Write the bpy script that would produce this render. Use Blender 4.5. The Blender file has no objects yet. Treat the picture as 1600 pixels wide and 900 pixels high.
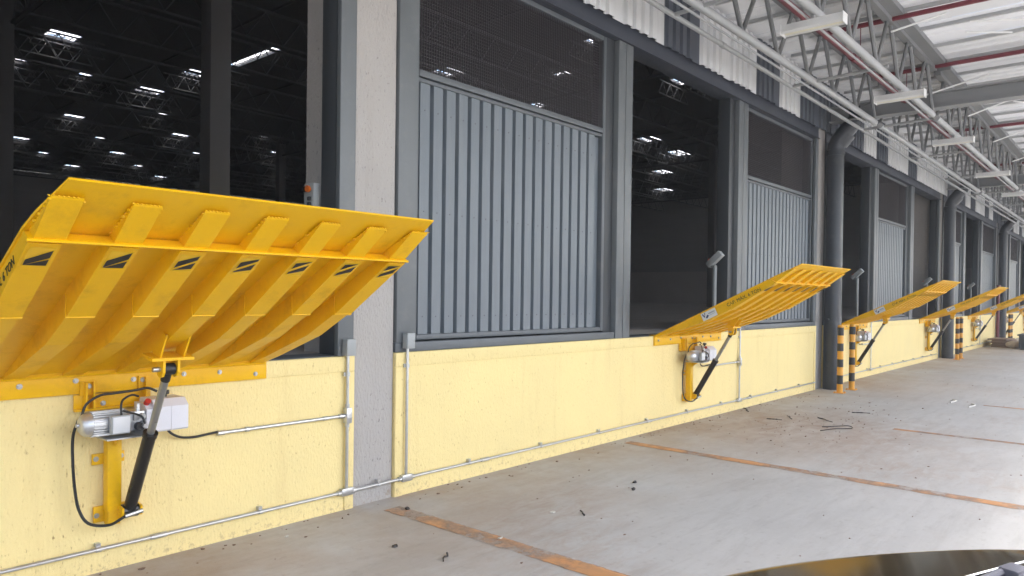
import bpy, bmesh, math, random
from math import radians, pi, sin, cos
from mathutils import Vector, Matrix
random.seed(7)
scene = bpy.context.scene
COL = scene.collection

# ------------------------------------------------------------------ camera, world, sun, exposure
CAM = Vector((0.0, -4.7157, 1.692))
F_PX, YAW, PITCH, ROLL, CY = 1139.52, 0.718141, -0.0097446, 0.01331837, 473.277
fw = Vector((cos(YAW)*cos(PITCH), sin(YAW)*cos(PITCH), sin(PITCH)))
rt = Vector((sin(YAW), -cos(YAW), 0)); up = rt.cross(fw)
r2 = rt*cos(ROLL) + up*sin(ROLL); u2 = up*cos(ROLL) - rt*sin(ROLL)
cam_d = bpy.data.cameras.new("camera"); cam = bpy.data.objects.new("camera", cam_d); COL.objects.link(cam)
M = Matrix((r2, u2, -fw)).transposed().to_4x4(); M.translation = CAM
cam.matrix_world = M
cam_d.sensor_fit = 'HORIZONTAL'; cam_d.sensor_width = 36.0
cam_d.lens = F_PX/1600*36.0
cam_d.shift_y = (CY-450.0)/1600.0
cam_d.clip_start = 0.05; cam_d.clip_end = 2000
scene.camera = cam

SUN_EL, SUN_AZ = radians(52), radians(-58)      # direction towards the sun, azimuth measured from +X (along the wall) in the XY plane
world = bpy.data.worlds.new("World"); scene.world = world; world.use_nodes = True
wn = world.node_tree.nodes; wl = world.node_tree.links
bg = wn["Background"]; bg.inputs[1].default_value = 0.15
sky = wn.new("ShaderNodeTexSky"); sky.sky_type = 'NISHITA'; sky.sun_disc = False
sky.sun_elevation = SUN_EL; sky.sun_rotation = pi/2 - SUN_AZ
sky.dust_density = 3.0; sky.air_density = 1.0; sky.ozone_density = 0.6
wl.new(sky.outputs[0], bg.inputs[0])
sun_d = bpy.data.lights.new("sun", 'SUN'); sun_d.energy = 1.5; sun_d.angle = radians(12); sun_d.color = (1.0, .95, .87)
sun = bpy.data.objects.new("sun", sun_d); COL.objects.link(sun)
sdir = Vector((cos(SUN_EL)*cos(SUN_AZ), cos(SUN_EL)*sin(SUN_AZ), sin(SUN_EL)))
sun.rotation_euler = sdir.to_track_quat('Z', 'Y').to_euler(); sun.location = sdir*60
vs = scene.view_settings; vs.view_transform = 'Standard'; vs.look = 'None'; vs.exposure = 2.22; vs.gamma = 1.0
vs.use_curve_mapping = False
scene.render.engine = 'CYCLES'
scene.cycles.use_denoising = True
scene.cycles.max_bounces = 8; scene.cycles.diffuse_bounces = 4; scene.cycles.glossy_bounces = 3
scene.cycles.transmission_bounces = 4; scene.cycles.sample_clamp_indirect = 6.0

# ------------------------------------------------------------------ materials
MATS = {}
def mat(name, color, rough=.6, metal=0., var=.08, scale=3., bump=0., bscale=40., coat=0., stretch=(1,1,1), dirt=None, bdist=.01):
    """dirt = (colour, amount, noise scale)"""
    if name in MATS: return MATS[name]
    m = bpy.data.materials.new(name); m.use_nodes = True; MATS[name] = m
    N, L = m.node_tree.nodes, m.node_tree.links
    b = N["Principled BSDF"]
    b.inputs['Roughness'].default_value = rough; b.inputs['Metallic'].default_value = metal
    b.inputs['Coat Weight'].default_value = coat
    g = N.new("ShaderNodeNewGeometry")
    mp = N.new("ShaderNodeMapping"); mp.inputs['Scale'].default_value = stretch
    L.new(g.outputs['Position'], mp.inputs['Vector'])
    n = N.new("ShaderNodeTexNoise"); n.inputs['Scale'].default_value = scale; n.inputs['Detail'].default_value = 6; n.inputs['Roughness'].default_value = .65
    L.new(mp.outputs[0], n.inputs['Vector'])
    mr = N.new("ShaderNodeMapRange"); mr.inputs[1].default_value = .25; mr.inputs[2].default_value = .75
    mr.inputs[3].default_value = 1-var; mr.inputs[4].default_value = 1+var
    L.new(n.outputs[0], mr.inputs[0])
    mx = N.new("ShaderNodeMix"); mx.data_type = 'RGBA'; mx.blend_type = 'MULTIPLY'; mx.inputs[0].default_value = 1
    mx.inputs[6].default_value = (*color, 1)
    cmb = N.new("ShaderNodeCombineColor")
    for i in range(3): L.new(mr.outputs[0], cmb.inputs[i])
    L.new(cmb.outputs[0], mx.inputs[7])
    out = mx.outputs[2]
    if dirt:
        dn = N.new("ShaderNodeTexNoise"); dn.inputs['Scale'].default_value = dirt[2]; dn.inputs['Detail'].default_value = 8; dn.inputs['Roughness'].default_value = .7
        L.new(mp.outputs[0], dn.inputs['Vector'])
        dr = N.new("ShaderNodeMapRange"); dr.inputs[1].default_value = .52; dr.inputs[2].default_value = .72
        dr.inputs[4].default_value = dirt[1]
        L.new(dn.outputs[0], dr.inputs[0])
        m2 = N.new("ShaderNodeMix"); m2.data_type = 'RGBA'; L.new(dr.outputs[0], m2.inputs[0]); L.new(out, m2.inputs[6]); m2.inputs[7].default_value = (*dirt[0], 1)
        out = m2.outputs[2]
    L.new(out, b.inputs['Base Color'])
    # roughness variation
    rr = N.new("ShaderNodeMapRange"); rr.inputs[1].default_value=.3; rr.inputs[2].default_value=.7
    rr.inputs[3].default_value = max(.03, rough*.85); rr.inputs[4].default_value = min(1, rough*1.15)
    L.new(n.outputs[0], rr.inputs[0]); L.new(rr.outputs[0], b.inputs['Roughness'])
    if bump:
        bn = N.new("ShaderNodeTexNoise"); bn.inputs['Scale'].default_value = bscale; bn.inputs['Detail'].default_value = 5
        L.new(mp.outputs[0], bn.inputs['Vector'])
        bu = N.new("ShaderNodeBump"); bu.inputs['Strength'].default_value = bump; bu.inputs['Distance'].default_value = bdist
        L.new(bn.outputs[0], bu.inputs['Height']); L.new(bu.outputs[0], b.inputs['Normal'])
    return m

def stucco(name, color, pit, grain, splash=None, bst=.8):
    """trowelled render: vertical worm-like grain, small dark pits; optional splash dirt close to the ground"""
    m = mat(name, color, .85, var=.05, scale=1.3)
    N, L = m.node_tree.nodes, m.node_tree.links; b = N["Principled BSDF"]
    g = N.new("ShaderNodeNewGeometry")
    mp = N.new("ShaderNodeMapping"); mp.inputs['Scale'].default_value = (1, 1, .42); L.new(g.outputs['Position'], mp.inputs['Vector'])
    n1 = N.new("ShaderNodeTexNoise"); n1.inputs['Scale'].default_value = grain; n1.inputs['Detail'].default_value = 4; L.new(mp.outputs[0], n1.inputs['Vector'])
    n2 = N.new("ShaderNodeTexNoise"); n2.inputs['Scale'].default_value = grain*.85; n2.inputs['Detail'].default_value = 3; n2.inputs['Roughness'].default_value=.6
    L.new(mp.outputs[0], n2.inputs['Vector'])
    p = N.new("ShaderNodeMapRange"); p.inputs[1].default_value = .28; p.inputs[2].default_value = .38; p.inputs[3].default_value = 1; p.inputs[4].default_value = 0
    L.new(n2.outputs[0], p.inputs[0])
    # pits come in patches
    n3 = N.new("ShaderNodeTexNoise"); n3.inputs['Scale'].default_value = 2.2; n3.inputs['Detail'].default_value = 3; L.new(g.outputs['Position'], n3.inputs['Vector'])
    p3 = N.new("ShaderNodeMapRange"); p3.inputs[1].default_value=.35; p3.inputs[2].default_value=.65; p3.inputs[3].default_value=.25; p3.inputs[4].default_value = 1; L.new(n3.outputs[0], p3.inputs[0])
    mu = N.new("ShaderNodeMath"); mu.operation='MULTIPLY'; L.new(p.outputs[0], mu.inputs[0]); L.new(p3.outputs[0], mu.inputs[1])
    src = b.inputs['Base Color'].links[0].from_socket
    mx = N.new("ShaderNodeMix"); mx.data_type='RGBA'; L.new(mu.outputs[0], mx.inputs[0]); L.new(src, mx.inputs[6]); mx.inputs[7].default_value = (*pit, 1)
    out = mx.outputs[2]
    if splash:
        sx = N.new("ShaderNodeSeparateXYZ"); L.new(g.outputs['Position'], sx.inputs[0])
        h = N.new("ShaderNodeMapRange"); h.inputs[1].default_value = .02; h.inputs[2].default_value = .26; h.inputs[3].default_value = .12; h.inputs[4].default_value = 0; L.new(sx.outputs[2], h.inputs[0])
        n4 = N.new("ShaderNodeTexNoise"); n4.inputs['Scale'].default_value = 22; n4.inputs['Detail'].default_value = 6; n4.inputs['Roughness'].default_value=.75; L.new(g.outputs['Position'], n4.inputs['Vector'])
        ad = N.new("ShaderNodeMath"); ad.operation='ADD'; L.new(n4.outputs[0], ad.inputs[0]); L.new(h.outputs[0], ad.inputs[1])
        s = N.new("ShaderNodeMapRange"); s.inputs[1].default_value=.64; s.inputs[2].default_value=.74; s.inputs[4].default_value=.55; L.new(ad.outputs[0], s.inputs[0])
        m3 = N.new("ShaderNodeMix"); m3.data_type='RGBA'; L.new(s.outputs[0], m3.inputs[0]); L.new(out, m3.inputs[6]); m3.inputs[7].default_value = (*splash, 1)
        out = m3.outputs[2]
    # faint runs and scuffs
    mp5 = N.new("ShaderNodeMapping"); mp5.inputs['Scale'].default_value = (3.2, 1, .35); L.new(g.outputs['Position'], mp5.inputs['Vector'])
    n5 = N.new("ShaderNodeTexNoise"); n5.inputs['Scale'].default_value = 2.0; n5.inputs['Detail'].default_value = 7; n5.inputs['Roughness'].default_value=.72; L.new(mp5.outputs[0], n5.inputs['Vector'])
    s5 = N.new("ShaderNodeMapRange"); s5.inputs[1].default_value=.54; s5.inputs[2].default_value=.78; s5.inputs[4].default_value=.32; L.new(n5.outputs[0], s5.inputs[0])
    m5 = N.new("ShaderNodeMix"); m5.data_type='RGBA'; L.new(s5.outputs[0], m5.inputs[0]); L.new(out, m5.inputs[6]); m5.inputs[7].default_value = (color[0]*.72, color[1]*.62, color[2]*.55, 1)
    out = m5.outputs[2]
    L.new(out, b.inputs['Base Color'])
    bu = N.new("ShaderNodeBump"); bu.inputs['Strength'].default_value = bst; bu.inputs['Distance'].default_value = .009
    L.new(n1.outputs[0], bu.inputs['Height'])
    bu2 = N.new("ShaderNodeBump"); bu2.inputs['Strength'].default_value = .8; bu2.inputs['Distance'].default_value = .006; bu2.invert = True
    L.new(mu.outputs[0], bu2.inputs['Height']); L.new(bu.outputs[0], bu2.inputs['Normal']); L.new(bu2.outputs[0], b.inputs['Normal'])
    return m

def concrete_floor():
    m = bpy.data.materials.new("apron_concrete"); m.use_nodes = True; MATS["apron_concrete"] = m
    N, L = m.node_tree.nodes, m.node_tree.links; b = N["Principled BSDF"]
    g = N.new("ShaderNodeNewGeometry"); sx = N.new("ShaderNodeSeparateXYZ"); L.new(g.outputs['Position'], sx.inputs[0])
    def noise(scale, detail=6, rough=.6, st=(1,1,1), dist=0):
        mp = N.new("ShaderNodeMapping"); mp.inputs['Scale'].default_value = st; mp.inputs['Rotation'].default_value=(0,0,.12); L.new(g.outputs['Position'], mp.inputs['Vector'])
        n = N.new("ShaderNodeTexNoise"); n.inputs['Scale'].default_value = scale; n.inputs['Detail'].default_value = detail; n.inputs['Roughness'].default_value = rough; n.inputs['Distortion'].default_value = dist
        L.new(mp.outputs[0], n.inputs['Vector']); return n.outputs[0]
    def rng(s, a, bb, c=0., d=1.):
        r = N.new("ShaderNodeMapRange"); r.inputs[1].default_value=a; r.inputs[2].default_value=bb; r.inputs[3].default_value=c; r.inputs[4].default_value=d; L.new(s, r.inputs[0]); return r.outputs[0]
    def mixc(fac, a, c):
        x = N.new("ShaderNodeMix"); x.data_type='RGBA'; L.new(fac, x.inputs[0])
        if isinstance(a, tuple): x.inputs[6].default_value=(*a,1)
        else: L.new(a, x.inputs[6])
        x.inputs[7].default_value=(*c,1); return x.outputs[2]
    def math_(op, a, c):
        x = N.new("ShaderNodeMath"); x.operation=op
        for i, v in enumerate((a, c)):
            if isinstance(v, (int, float)): x.inputs[i].default_value=v
            else: L.new(v, x.inputs[i])
        x.use_clamp = True
        return x.outputs[0]
    c = mixc(rng(noise(.55, 8, .7), .3, .7), (.455,.457,.449), (.545,.548,.540))
    c = mixc(rng(noise(2.6, 8, .75, (.35, 1.6, 1), .6), .45, .75, 0, .6), c, (.60,.602,.595))     # trowel sweeps
    c = mixc(rng(noise(3.1, 8, .75, (.3, 1.9, 1), .4), .5, .74, 0, .42), c, (.30,.292,.28))
    c = mixc(rng(noise(14, 5, .7), .56, .72, 0, .35), c, (.27,.255,.24))
    # brown soil dust blown against the dock wall
    wall = rng(sx.outputs[1], -2.2, -.1, .06, 1.)
    dust = math_('MULTIPLY', wall, rng(noise(.8, 7, .7), .32, .62))
    c = mixc(math_('MULTIPLY', dust, .72), c, (.36,.26,.17))
    patch = math_('MULTIPLY', rng(noise(.33, 5, .6), .52, .66), rng(noise(5, 8, .75, (.6,1.5,1), 1.), .42, .66))
    # trodden soil where debris was swept together
    ds = N.new("ShaderNodeVectorMath"); ds.operation='DISTANCE'; ds.inputs[1].default_value = (9.9,-1.25,0)
    sc_ = N.new("ShaderNodeMapping"); sc_.inputs['Scale'].default_value = (1,1,1); L.new(g.outputs['Position'], sc_.inputs['Vector']); L.new(sc_.outputs[0], ds.inputs[0])
    soil = math_('MULTIPLY', rng(ds.outputs['Value'], .4, 2.6, 1., 0.), rng(noise(2.2, 8, .75, (.7,1.4,1), .8), .40, .64))
    c = mixc(math_('MULTIPLY', soil, .68), c, (.31,.215,.155))
    c = mixc(math_('MULTIPLY', patch, .5), c, (.38,.27,.205))
    c = mixc(rng(noise(60, 3, .6), .67, .74, 0, .5), c, (.13,.11,.10))
    L.new(c, b.inputs['Base Color'])
    L.new(rng(noise(1.2, 6, .7), .3, .7, .72, .92), b.inputs['Roughness']); b.inputs['Specular IOR Level'].default_value = .3
    bu = N.new("ShaderNodeBump"); bu.inputs['Strength'].default_value=.25; bu.inputs['Distance'].default_value=.004
    L.new(noise(30, 8, .7), bu.inputs['Height']); L.new(bu.outputs[0], b.inputs['Normal'])
    return m

def line_paint():
    m = bpy.data.materials.new("orange_line_paint"); m.use_nodes = True; MATS["orange_line_paint"]=m
    N, L = m.node_tree.nodes, m.node_tree.links; b = N["Principled BSDF"]; b.inputs['Roughness'].default_value=.75
    g = N.new("ShaderNodeNewGeometry")
    def noise(scale, st):
        mp = N.new("ShaderNodeMapping"); mp.inputs['Scale'].default_value=st; L.new(g.outputs['Position'], mp.inputs['Vector'])
        n = N.new("ShaderNodeTexNoise"); n.inputs['Scale'].default_value=scale; n.inputs['Detail'].default_value=8; n.inputs['Roughness'].default_value=.7; L.new(mp.outputs[0], n.inputs['Vector']); return n.outputs[0]
    def rng(s,a,bb,c=0.,d=1.):
        r=N.new("ShaderNodeMapRange"); r.inputs[1].default_value=a; r.inputs[2].default_value=bb; r.inputs[3].default_value=c; r.inputs[4].default_value=d; L.new(s,r.inputs[0]); return r.outputs[0]
    x1=N.new("ShaderNodeMix"); x1.data_type='RGBA'; L.new(rng(noise(6,(1.5,.5,1)),.35,.7),x1.inputs[0]); x1.inputs[6].default_value=(.70,.33,.12,1); x1.inputs[7].default_value=(.52,.29,.14,1)
    x2=N.new("ShaderNodeMix"); x2.data_type='RGBA'; L.new(rng(noise(1.1,(1,1,1)),.44,.62,.08,.9),x2.inputs[0]); L.new(x1.outputs[2],x2.inputs[6]); x2.inputs[7].default_value=(.38,.31,.26,1)
    x3=N.new("ShaderNodeMix"); x3.data_type='RGBA'; L.new(rng(noise(9,(4,.35,1)),.58,.7,0,.6),x3.inputs[0]); L.new(x2.outputs[2],x3.inputs[6]); x3.inputs[7].default_value=(.26,.17,.11,1)
    L.new(x3.outputs[2], b.inputs['Base Color'])
    at = N.new("ShaderNodeAttribute"); at.attribute_name = 'edge'
    ad = N.new("ShaderNodeMath"); ad.operation='MULTIPLY_ADD'; L.new(noise(11,(2.5,.6,1)), ad.inputs[0]); ad.inputs[1].default_value = .9; L.new(at.outputs['Fac'], ad.inputs[2])
    cov = rng(ad.outputs[0], .50, .72)
    wear = rng(noise(1.1,(1,1,1)),.44,.62,.95,.18)
    mm = N.new("ShaderNodeMath"); mm.operation='MULTIPLY'; L.new(cov, mm.inputs[0]); L.new(wear, mm.inputs[1])
    tr = N.new("ShaderNodeBsdfTransparent"); ms = N.new("ShaderNodeMixShader"); L.new(mm.outputs[0], ms.inputs[0]); L.new(tr.outputs[0], ms.inputs[1]); L.new(b.outputs[0], ms.inputs[2]); L.new(ms.outputs[0], N["Material Output"].inputs[0])
    return m

def translucent(name, color, amount):
    m = bpy.data.materials.new(name); m.use_nodes=True; MATS[name]=m
    N, L = m.node_tree.nodes, m.node_tree.links; N.remove(N["Principled BSDF"])
    d=N.new("ShaderNodeBsdfDiffuse"); d.inputs[0].default_value=(*color,1)
    t=N.new("ShaderNodeBsdfTranslucent"); t.inputs[0].default_value=(*color,1)
    g = N.new("ShaderNodeNewGeometry"); mp=N.new("ShaderNodeMapping"); mp.inputs['Scale'].default_value=(6,.5,1); L.new(g.outputs['Position'],mp.inputs[0])
    n=N.new("ShaderNodeTexNoise"); n.inputs['Scale'].default_value=1.5; n.inputs['Detail'].default_value=6; L.new(mp.outputs[0],n.inputs['Vector'])
    r=N.new("ShaderNodeMapRange"); r.inputs[1].default_value=.3; r.inputs[2].default_value=.7; r.inputs[3].default_value=amount*.85; r.inputs[4].default_value=amount*1.15; L.new(n.outputs[0],r.inputs[0])
    x=N.new("ShaderNodeMixShader"); L.new(r.outputs[0],x.inputs[0]); L.new(d.outputs[0],x.inputs[1]); L.new(t.outputs[0],x.inputs[2])
    L.new(x.outputs[0], N["Material Output"].inputs[0]); return m

YWALL = stucco("yellow_render", (.875,.71,.33), (.52,.36,.15), 70, (.42,.30,.16))
PILLAR = stucco("grey_render", (.42,.395,.37), (.15,.14,.135), 62, (.30,.22,.15), 1.0)
APRON = concrete_floor(); LINE = line_paint()
YPAINT = mat("yellow_machine_paint", (.84,.475,.004), .40, var=.05, scale=5, coat=.0, bump=.05, bscale=120, dirt=((.42,.20,.015), .45, 5))
STEEL = mat("grey_steel_paint", (.105,.118,.128), .45, var=.07, scale=2.5, bump=.05, bscale=60, dirt=((.22,.20,.18), .25, 5))
STEEL_L = mat("light_grey_steel_paint", (.14,.153,.160), .42, var=.07, scale=2.5, dirt=((.27,.25,.22), .2, 5))
LINTEL = mat("dark_slate_steel_paint", (.05,.056,.07), .5, var=.08, scale=3)
DARKJ = mat("shade_toned_channel", (.05,.055,.06), .5, var=.08, scale=3)  # dark base colour carries the shade inside the jamb recesses
SHEET = mat("blue_grey_sheet", (.142,.166,.188), .38, var=.07, scale=1.5, bump=.35, bscale=1.6, bdist=.03, stretch=(3,1,.4), dirt=((.28,.27,.25), .18, 3))
WIRE = mat("mesh_wire", (.062,.055,.060), .6, var=.1)
CLW = mat("white_cladding", (.70,.705,.70), .5, var=.06, bump=.3, bscale=2, bdist=.03, scale=2, stretch=(2,1,.5), dirt=((.33,.32,.30), .25, 2.5))
CLD = mat("slate_cladding", (.085,.095,.115), .45, var=.08, scale=2, stretch=(2,1,.5))
GALV = mat("galvanised_steel", (.56,.57,.58), .35, .85, var=.1, scale=14)
CHROME = mat("bright_bolt", (.42,.42,.40), .38, .9, var=.1, scale=30)
ALU = mat("cast_aluminium", (.60,.61,.62), .38, .75, var=.08, scale=18, bump=.15, bscale=90)
TANKM = mat("white_plastic_tank", (.68,.68,.72), .4, var=.04, scale=6, dirt=((.5,.48,.45), .2, 6))
BLACK = mat("black_rubber", (.018,.018,.018), .5, var=.2, scale=20)
BARREL = mat("black_cylinder_paint", (.014,.013,.012), .3, var=.2, scale=10)
RODM = mat("hard_chrome_rod", (.36,.37,.37), .3, .8, var=.06, scale=8)
REDK = mat("red_plastic", (.45,.03,.02), .4)
BOXM = mat("grey_box_enamel", (.33,.345,.345), .4, var=.05, scale=10)
LBOX = mat("pale_enclosure", (.40,.415,.41), .45, var=.05, scale=10)
ORANGE = mat("orange_button", (.75,.17,.02), .35)
PRINTB = mat("black_print", (.02,.018,.015), .6, var=.05)
NAVY = mat("navy_print", (.015,.03,.14), .5, var=.05)
GREYP = mat("grey_print", (.22,.26,.36), .5, var=.05)
STICK = mat("white_sticker", (.72,.73,.74), .35, var=.04)
STICKY = mat("yellow_sticker", (.82,.49,.02), .25, var=.03)
PIPED = mat("slate_pipe", (.036,.041,.049), .33, var=.08, scale=4, dirt=((.16,.15,.14), .25, 6))
CANW = mat("pale_grey_structural_paint", (.37,.378,.378), .5, var=.07, scale=3)
CANG = mat("grey_structural_paint", (.20,.204,.204), .5, var=.07, scale=3)
CANP = mat("purlin_grey_paint", (.42,.425,.425), .5, var=.07, scale=3)
BEAMG = mat("beam_grey_paint", (.27,.275,.275), .55, var=.05, scale=2)
YPAINT.node_tree.nodes["Principled BSDF"].inputs["Specular IOR Level"].default_value = .3
ROOFS = translucent("white_roof_sheet", (.66,.665,.665), .04)
ROOFO = mat("opaque_roof_sheet", (.60,.605,.605), .55, var=.06, scale=1.5, stretch=(4,.5,1))
ROOFT2 = translucent("yellowed_roof_sheet", (.68,.685,.69), .07)
ROOFT = translucent("translucent_roof_sheet", (.80,.83,.86), .12)
SPRINK = mat("red_fire_paint", (.17,.032,.045), .4, var=.08, scale=5)
LAMPW = mat("white_lamp_enamel", (.74,.74,.72), .4, var=.04, scale=6)
TUBEM = mat("fluorescent_glass", (.83,.80,.66), .25, var=.03)
BOLY = mat("bollard_yellow", (.78,.36,.03), .45, var=.08, scale=8, dirt=((.45,.28,.10), .4, 9))
BOLB = mat("bollard_black", (.03,.028,.025), .5, var=.15, scale=8)
INFL = mat("dock_floor_concrete", (.58,.53,.48), .6, var=.12, scale=.8, dirt=((.24,.17,.12), .5, 1.2))
def clear_dome(name):
    m = translucent(name, (.93,.92,.92), .9); N, L = m.node_tree.nodes, m.node_tree.links
    o = N["Material Output"].inputs[0]; src = o.links[0].from_socket
    t = N.new("ShaderNodeBsdfTransparent"); x = N.new("ShaderNodeMixShader"); x.inputs[0].default_value = .12
    L.new(src, x.inputs[1]); L.new(t.outputs[0], x.inputs[2]); L.new(x.outputs[0], o); return m
SKYL = clear_dome("clear_skylight_dome")
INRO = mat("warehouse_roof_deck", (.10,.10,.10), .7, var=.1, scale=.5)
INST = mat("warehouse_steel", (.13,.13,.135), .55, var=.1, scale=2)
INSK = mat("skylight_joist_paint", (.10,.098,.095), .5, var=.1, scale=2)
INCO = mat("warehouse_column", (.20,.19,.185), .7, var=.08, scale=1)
INWA = mat("warehouse_masonry", (.80,.75,.71), .8, var=.05, scale=.6)
INSI = mat("warehouse_siding", (.60,.585,.565), .7, var=.08, scale=.6, stretch=(.3,.3,3))
CARP = mat("reflection_tinted_car_paint", (.085,.064,.030), .24, .45, var=.02, scale=2, coat=.8)  # gold in the base colour stands in for the yellow wall's reflection
CARP.node_tree.nodes["Principled BSDF"].inputs["Coat Roughness"].default_value = .09
CARG = mat("tinted_car_glass", (.012,.014,.014), .04, var=.05)
PLAST = mat("black_car_plastic", (.022,.023,.025), .45, var=.12, scale=20)
PLASG = mat("sky_sheen_plastic", (.10,.105,.13), .3, var=.1, scale=20)  # pale bluish base colour imitates sky reflected on dark plastic
CHRM = mat("edge_highlight_metal", (.75,.76,.78), .18, .9)
PLASL = mat("pale_lavender_plastic", (.30,.31,.37), .35, var=.08, scale=20)
RIMM = mat("alloy_rim", (.5,.5,.5), .3, .9)
LENS = mat("lamp_lens", (.65,.67,.68), .08)
WOODM = mat("weathered_board", (.23,.15,.10), .8, var=.25, scale=6, stretch=(1,8,8))
SACK = mat("pale_sacking", (.55,.47,.43), .85, var=.12, scale=8, bump=.5, bscale=12, bdist=.03)
SKIPM = mat("slate_tub", (.07,.075,.08), .55, var=.2, scale=5)
TWIG = mat("dark_scrap", (.035,.03,.028), .7, var=.3, scale=30)
CHIP = mat("pale_chip", (.62,.60,.55), .7, var=.15, scale=30)
STONE = mat("brown_clod", (.20,.13,.09), .9, var=.3, scale=30)

# ------------------------------------------------------------------ helpers
def box(bm, lo, hi, bev=0.):
    lo = Vector(lo); hi = Vector(hi)
    v = [bm.verts.new((x, y, z)) for x in (lo.x, hi.x) for y in (lo.y, hi.y) for z in (lo.z, hi.z)]
    fs = [bm.faces.new([v[i] for i in q]) for q in ((0,1,3,2),(4,6,7,5),(0,4,5,1),(2,3,7,6),(0,2,6,4),(1,5,7,3))]
    if bev:
        es = list({e for f in fs for e in f.edges})
        bmesh.ops.bevel(bm, geom=es, offset=bev, segments=2, profile=.5, affect='EDGES')
def tube(bm, pts, r, seg=10, caps=True):
    pts = [Vector(p) for p in pts]; rs = r if isinstance(r, (list, tuple)) else [r]*len(pts)
    rings = []; t0 = (pts[1]-pts[0]).normalized()
    n = t0.orthogonal().normalized()
    for i, p in enumerate(pts):
        a = pts[max(0, i-1)]; b = pts[min(len(pts)-1, i+1)]; t = (b-a).normalized()
        n = (n - t*n.dot(t))
        n = n.normalized() if n.length > 1e-6 else t.orthogonal().normalized()
        bi = t.cross(n)
        # mitre
        rings.append([bm.verts.new(p + (n*cos(2*pi*k/seg) + bi*sin(2*pi*k/seg))*rs[i]) for k in range(seg)])
    for a, b in zip(rings, rings[1:]):
        for k in range(seg): bm.faces.new((a[k], a[(k+1) % seg], b[(k+1) % seg], b[k]))
    if caps:
        bm.faces.new(list(reversed(rings[0]))); bm.faces.new(rings[-1])
def prism(bm, poly, axis, a, b):
    """poly: 2D outline in the plane of the other two axes, extruded along axis from a to b"""
    def P(q, t):
        return {'x': (t, q[0], q[1]), 'y': (q[0], t, q[1]), 'z': (q[0], q[1], t)}[axis]
    A = [bm.verts.new(P(q, a)) for q in poly]; B = [bm.verts.new(P(q, b)) for q in poly]
    n = len(poly)
    for i in range(n): bm.faces.new((A[i], A[(i+1) % n], B[(i+1) % n], B[i]))
    bm.faces.new(list(reversed(A))); bm.faces.new(B)
def spline(pts, n=6):
    P = [Vector(p) for p in pts]; P = [P[0]*2-P[1]] + P + [P[-1]*2-P[-2]]; out = []
    for i in range(1, len(P)-2):
        for k in range(n):
            t = k/n; a, b, c, d = P[i-1:i+3]
            out.append(.5*((2*b)+(c-a)*t+(2*a-5*b+4*c-d)*t*t+(3*b-a-3*c+d)*t**3))
    out.append(P[-2]); return out
def mesh(name, bm, m, smooth=True):
    bmesh.ops.recalc_face_normals(bm, faces=bm.faces)
    me = bpy.data.meshes.new(name); bm.to_mesh(me); bm.free()
    for mm in (m if isinstance(m, (list, tuple)) else [m]): me.materials.append(mm)
    if smooth:
        me.shade_smooth(); me.set_sharp_from_angle(angle=radians(32))
    return me
def obj(name, me, parent=None, loc=None, **props):
    o = bpy.data.objects.new(name, me); COL.objects.link(o)
    if parent is not None: o.parent = parent
    if loc is not None: o.location = loc
    for k, v in props.items(): o[k] = v
    return o
def part(name, fn, m, parent, smooth=True, **props):
    bm = bmesh.new(); fn(bm); return obj(name, mesh(name, bm, m, smooth), parent, **props)
def thing(name, label, cat, loc=(0,0,0), group=None, rotz=0):
    o = bpy.data.objects.new(name, None); COL.objects.link(o); o.location = loc; o.rotation_euler = (0,0,rotz)
    o.empty_display_size = .2
    o['label'] = label; o['category'] = cat
    if group: o['group'] = group
    return o
KIDS = {}
def copy_tree(src, loc, label, rotz=None):
    def cp(o, par):
        c = o.copy(); COL.objects.link(c)
        if par is not None: c.parent = par
        for k in list(o.children): cp(k, c)
        return c
    c = cp(src, None); c.location = loc; c['label'] = label
    if rotz is not None: c.rotation_euler = (0,0,rotz)
    return c
def text_mesh(body, size, m, extrude=.0008, bold=0.0):
    cu = bpy.data.curves.new("t", 'FONT'); cu.body = body; cu.size = size; cu.extrude = extrude; cu.offset = bold
    to = bpy.data.objects.new("t", cu); COL.objects.link(to)
    dg = bpy.context.evaluated_depsgraph_get()
    me = bpy.data.meshes.new_from_object(to.evaluated_get(dg)); bpy.data.objects.remove(to)
    me.materials.clear(); me.materials.append(m); me.name = "lettering"
    return me
def bar_mesh(name, r, m, seg=6):
    bm = bmesh.new(); tube(bm, [(0,0,0),(0,0,1)], r, seg); return mesh(name, bm, m)
def place_bar(name, me, a, b, parent, **props):
    a, b = Vector(a), Vector(b); d = b-a
    o = obj(name, me, parent, **props); o.location = a; o.rotation_mode='QUATERNION'; o.rotation_quaternion = d.to_track_quat('Z','Y'); o.scale = (1,1,d.length)
    return o
def blob(bm, c, r, sq=(1,1,1), n=1, jit=.25, rnd=random):
    res = bmesh.ops.create_icosphere(bm, subdivisions=n, radius=r)
    for v in res['verts']:
        k = 1 + rnd.uniform(-jit, jit); v.co = Vector((v.co.x*sq[0]*k, v.co.y*sq[1]*k, v.co.z*sq[2]*k)) + Vector(c)

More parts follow.
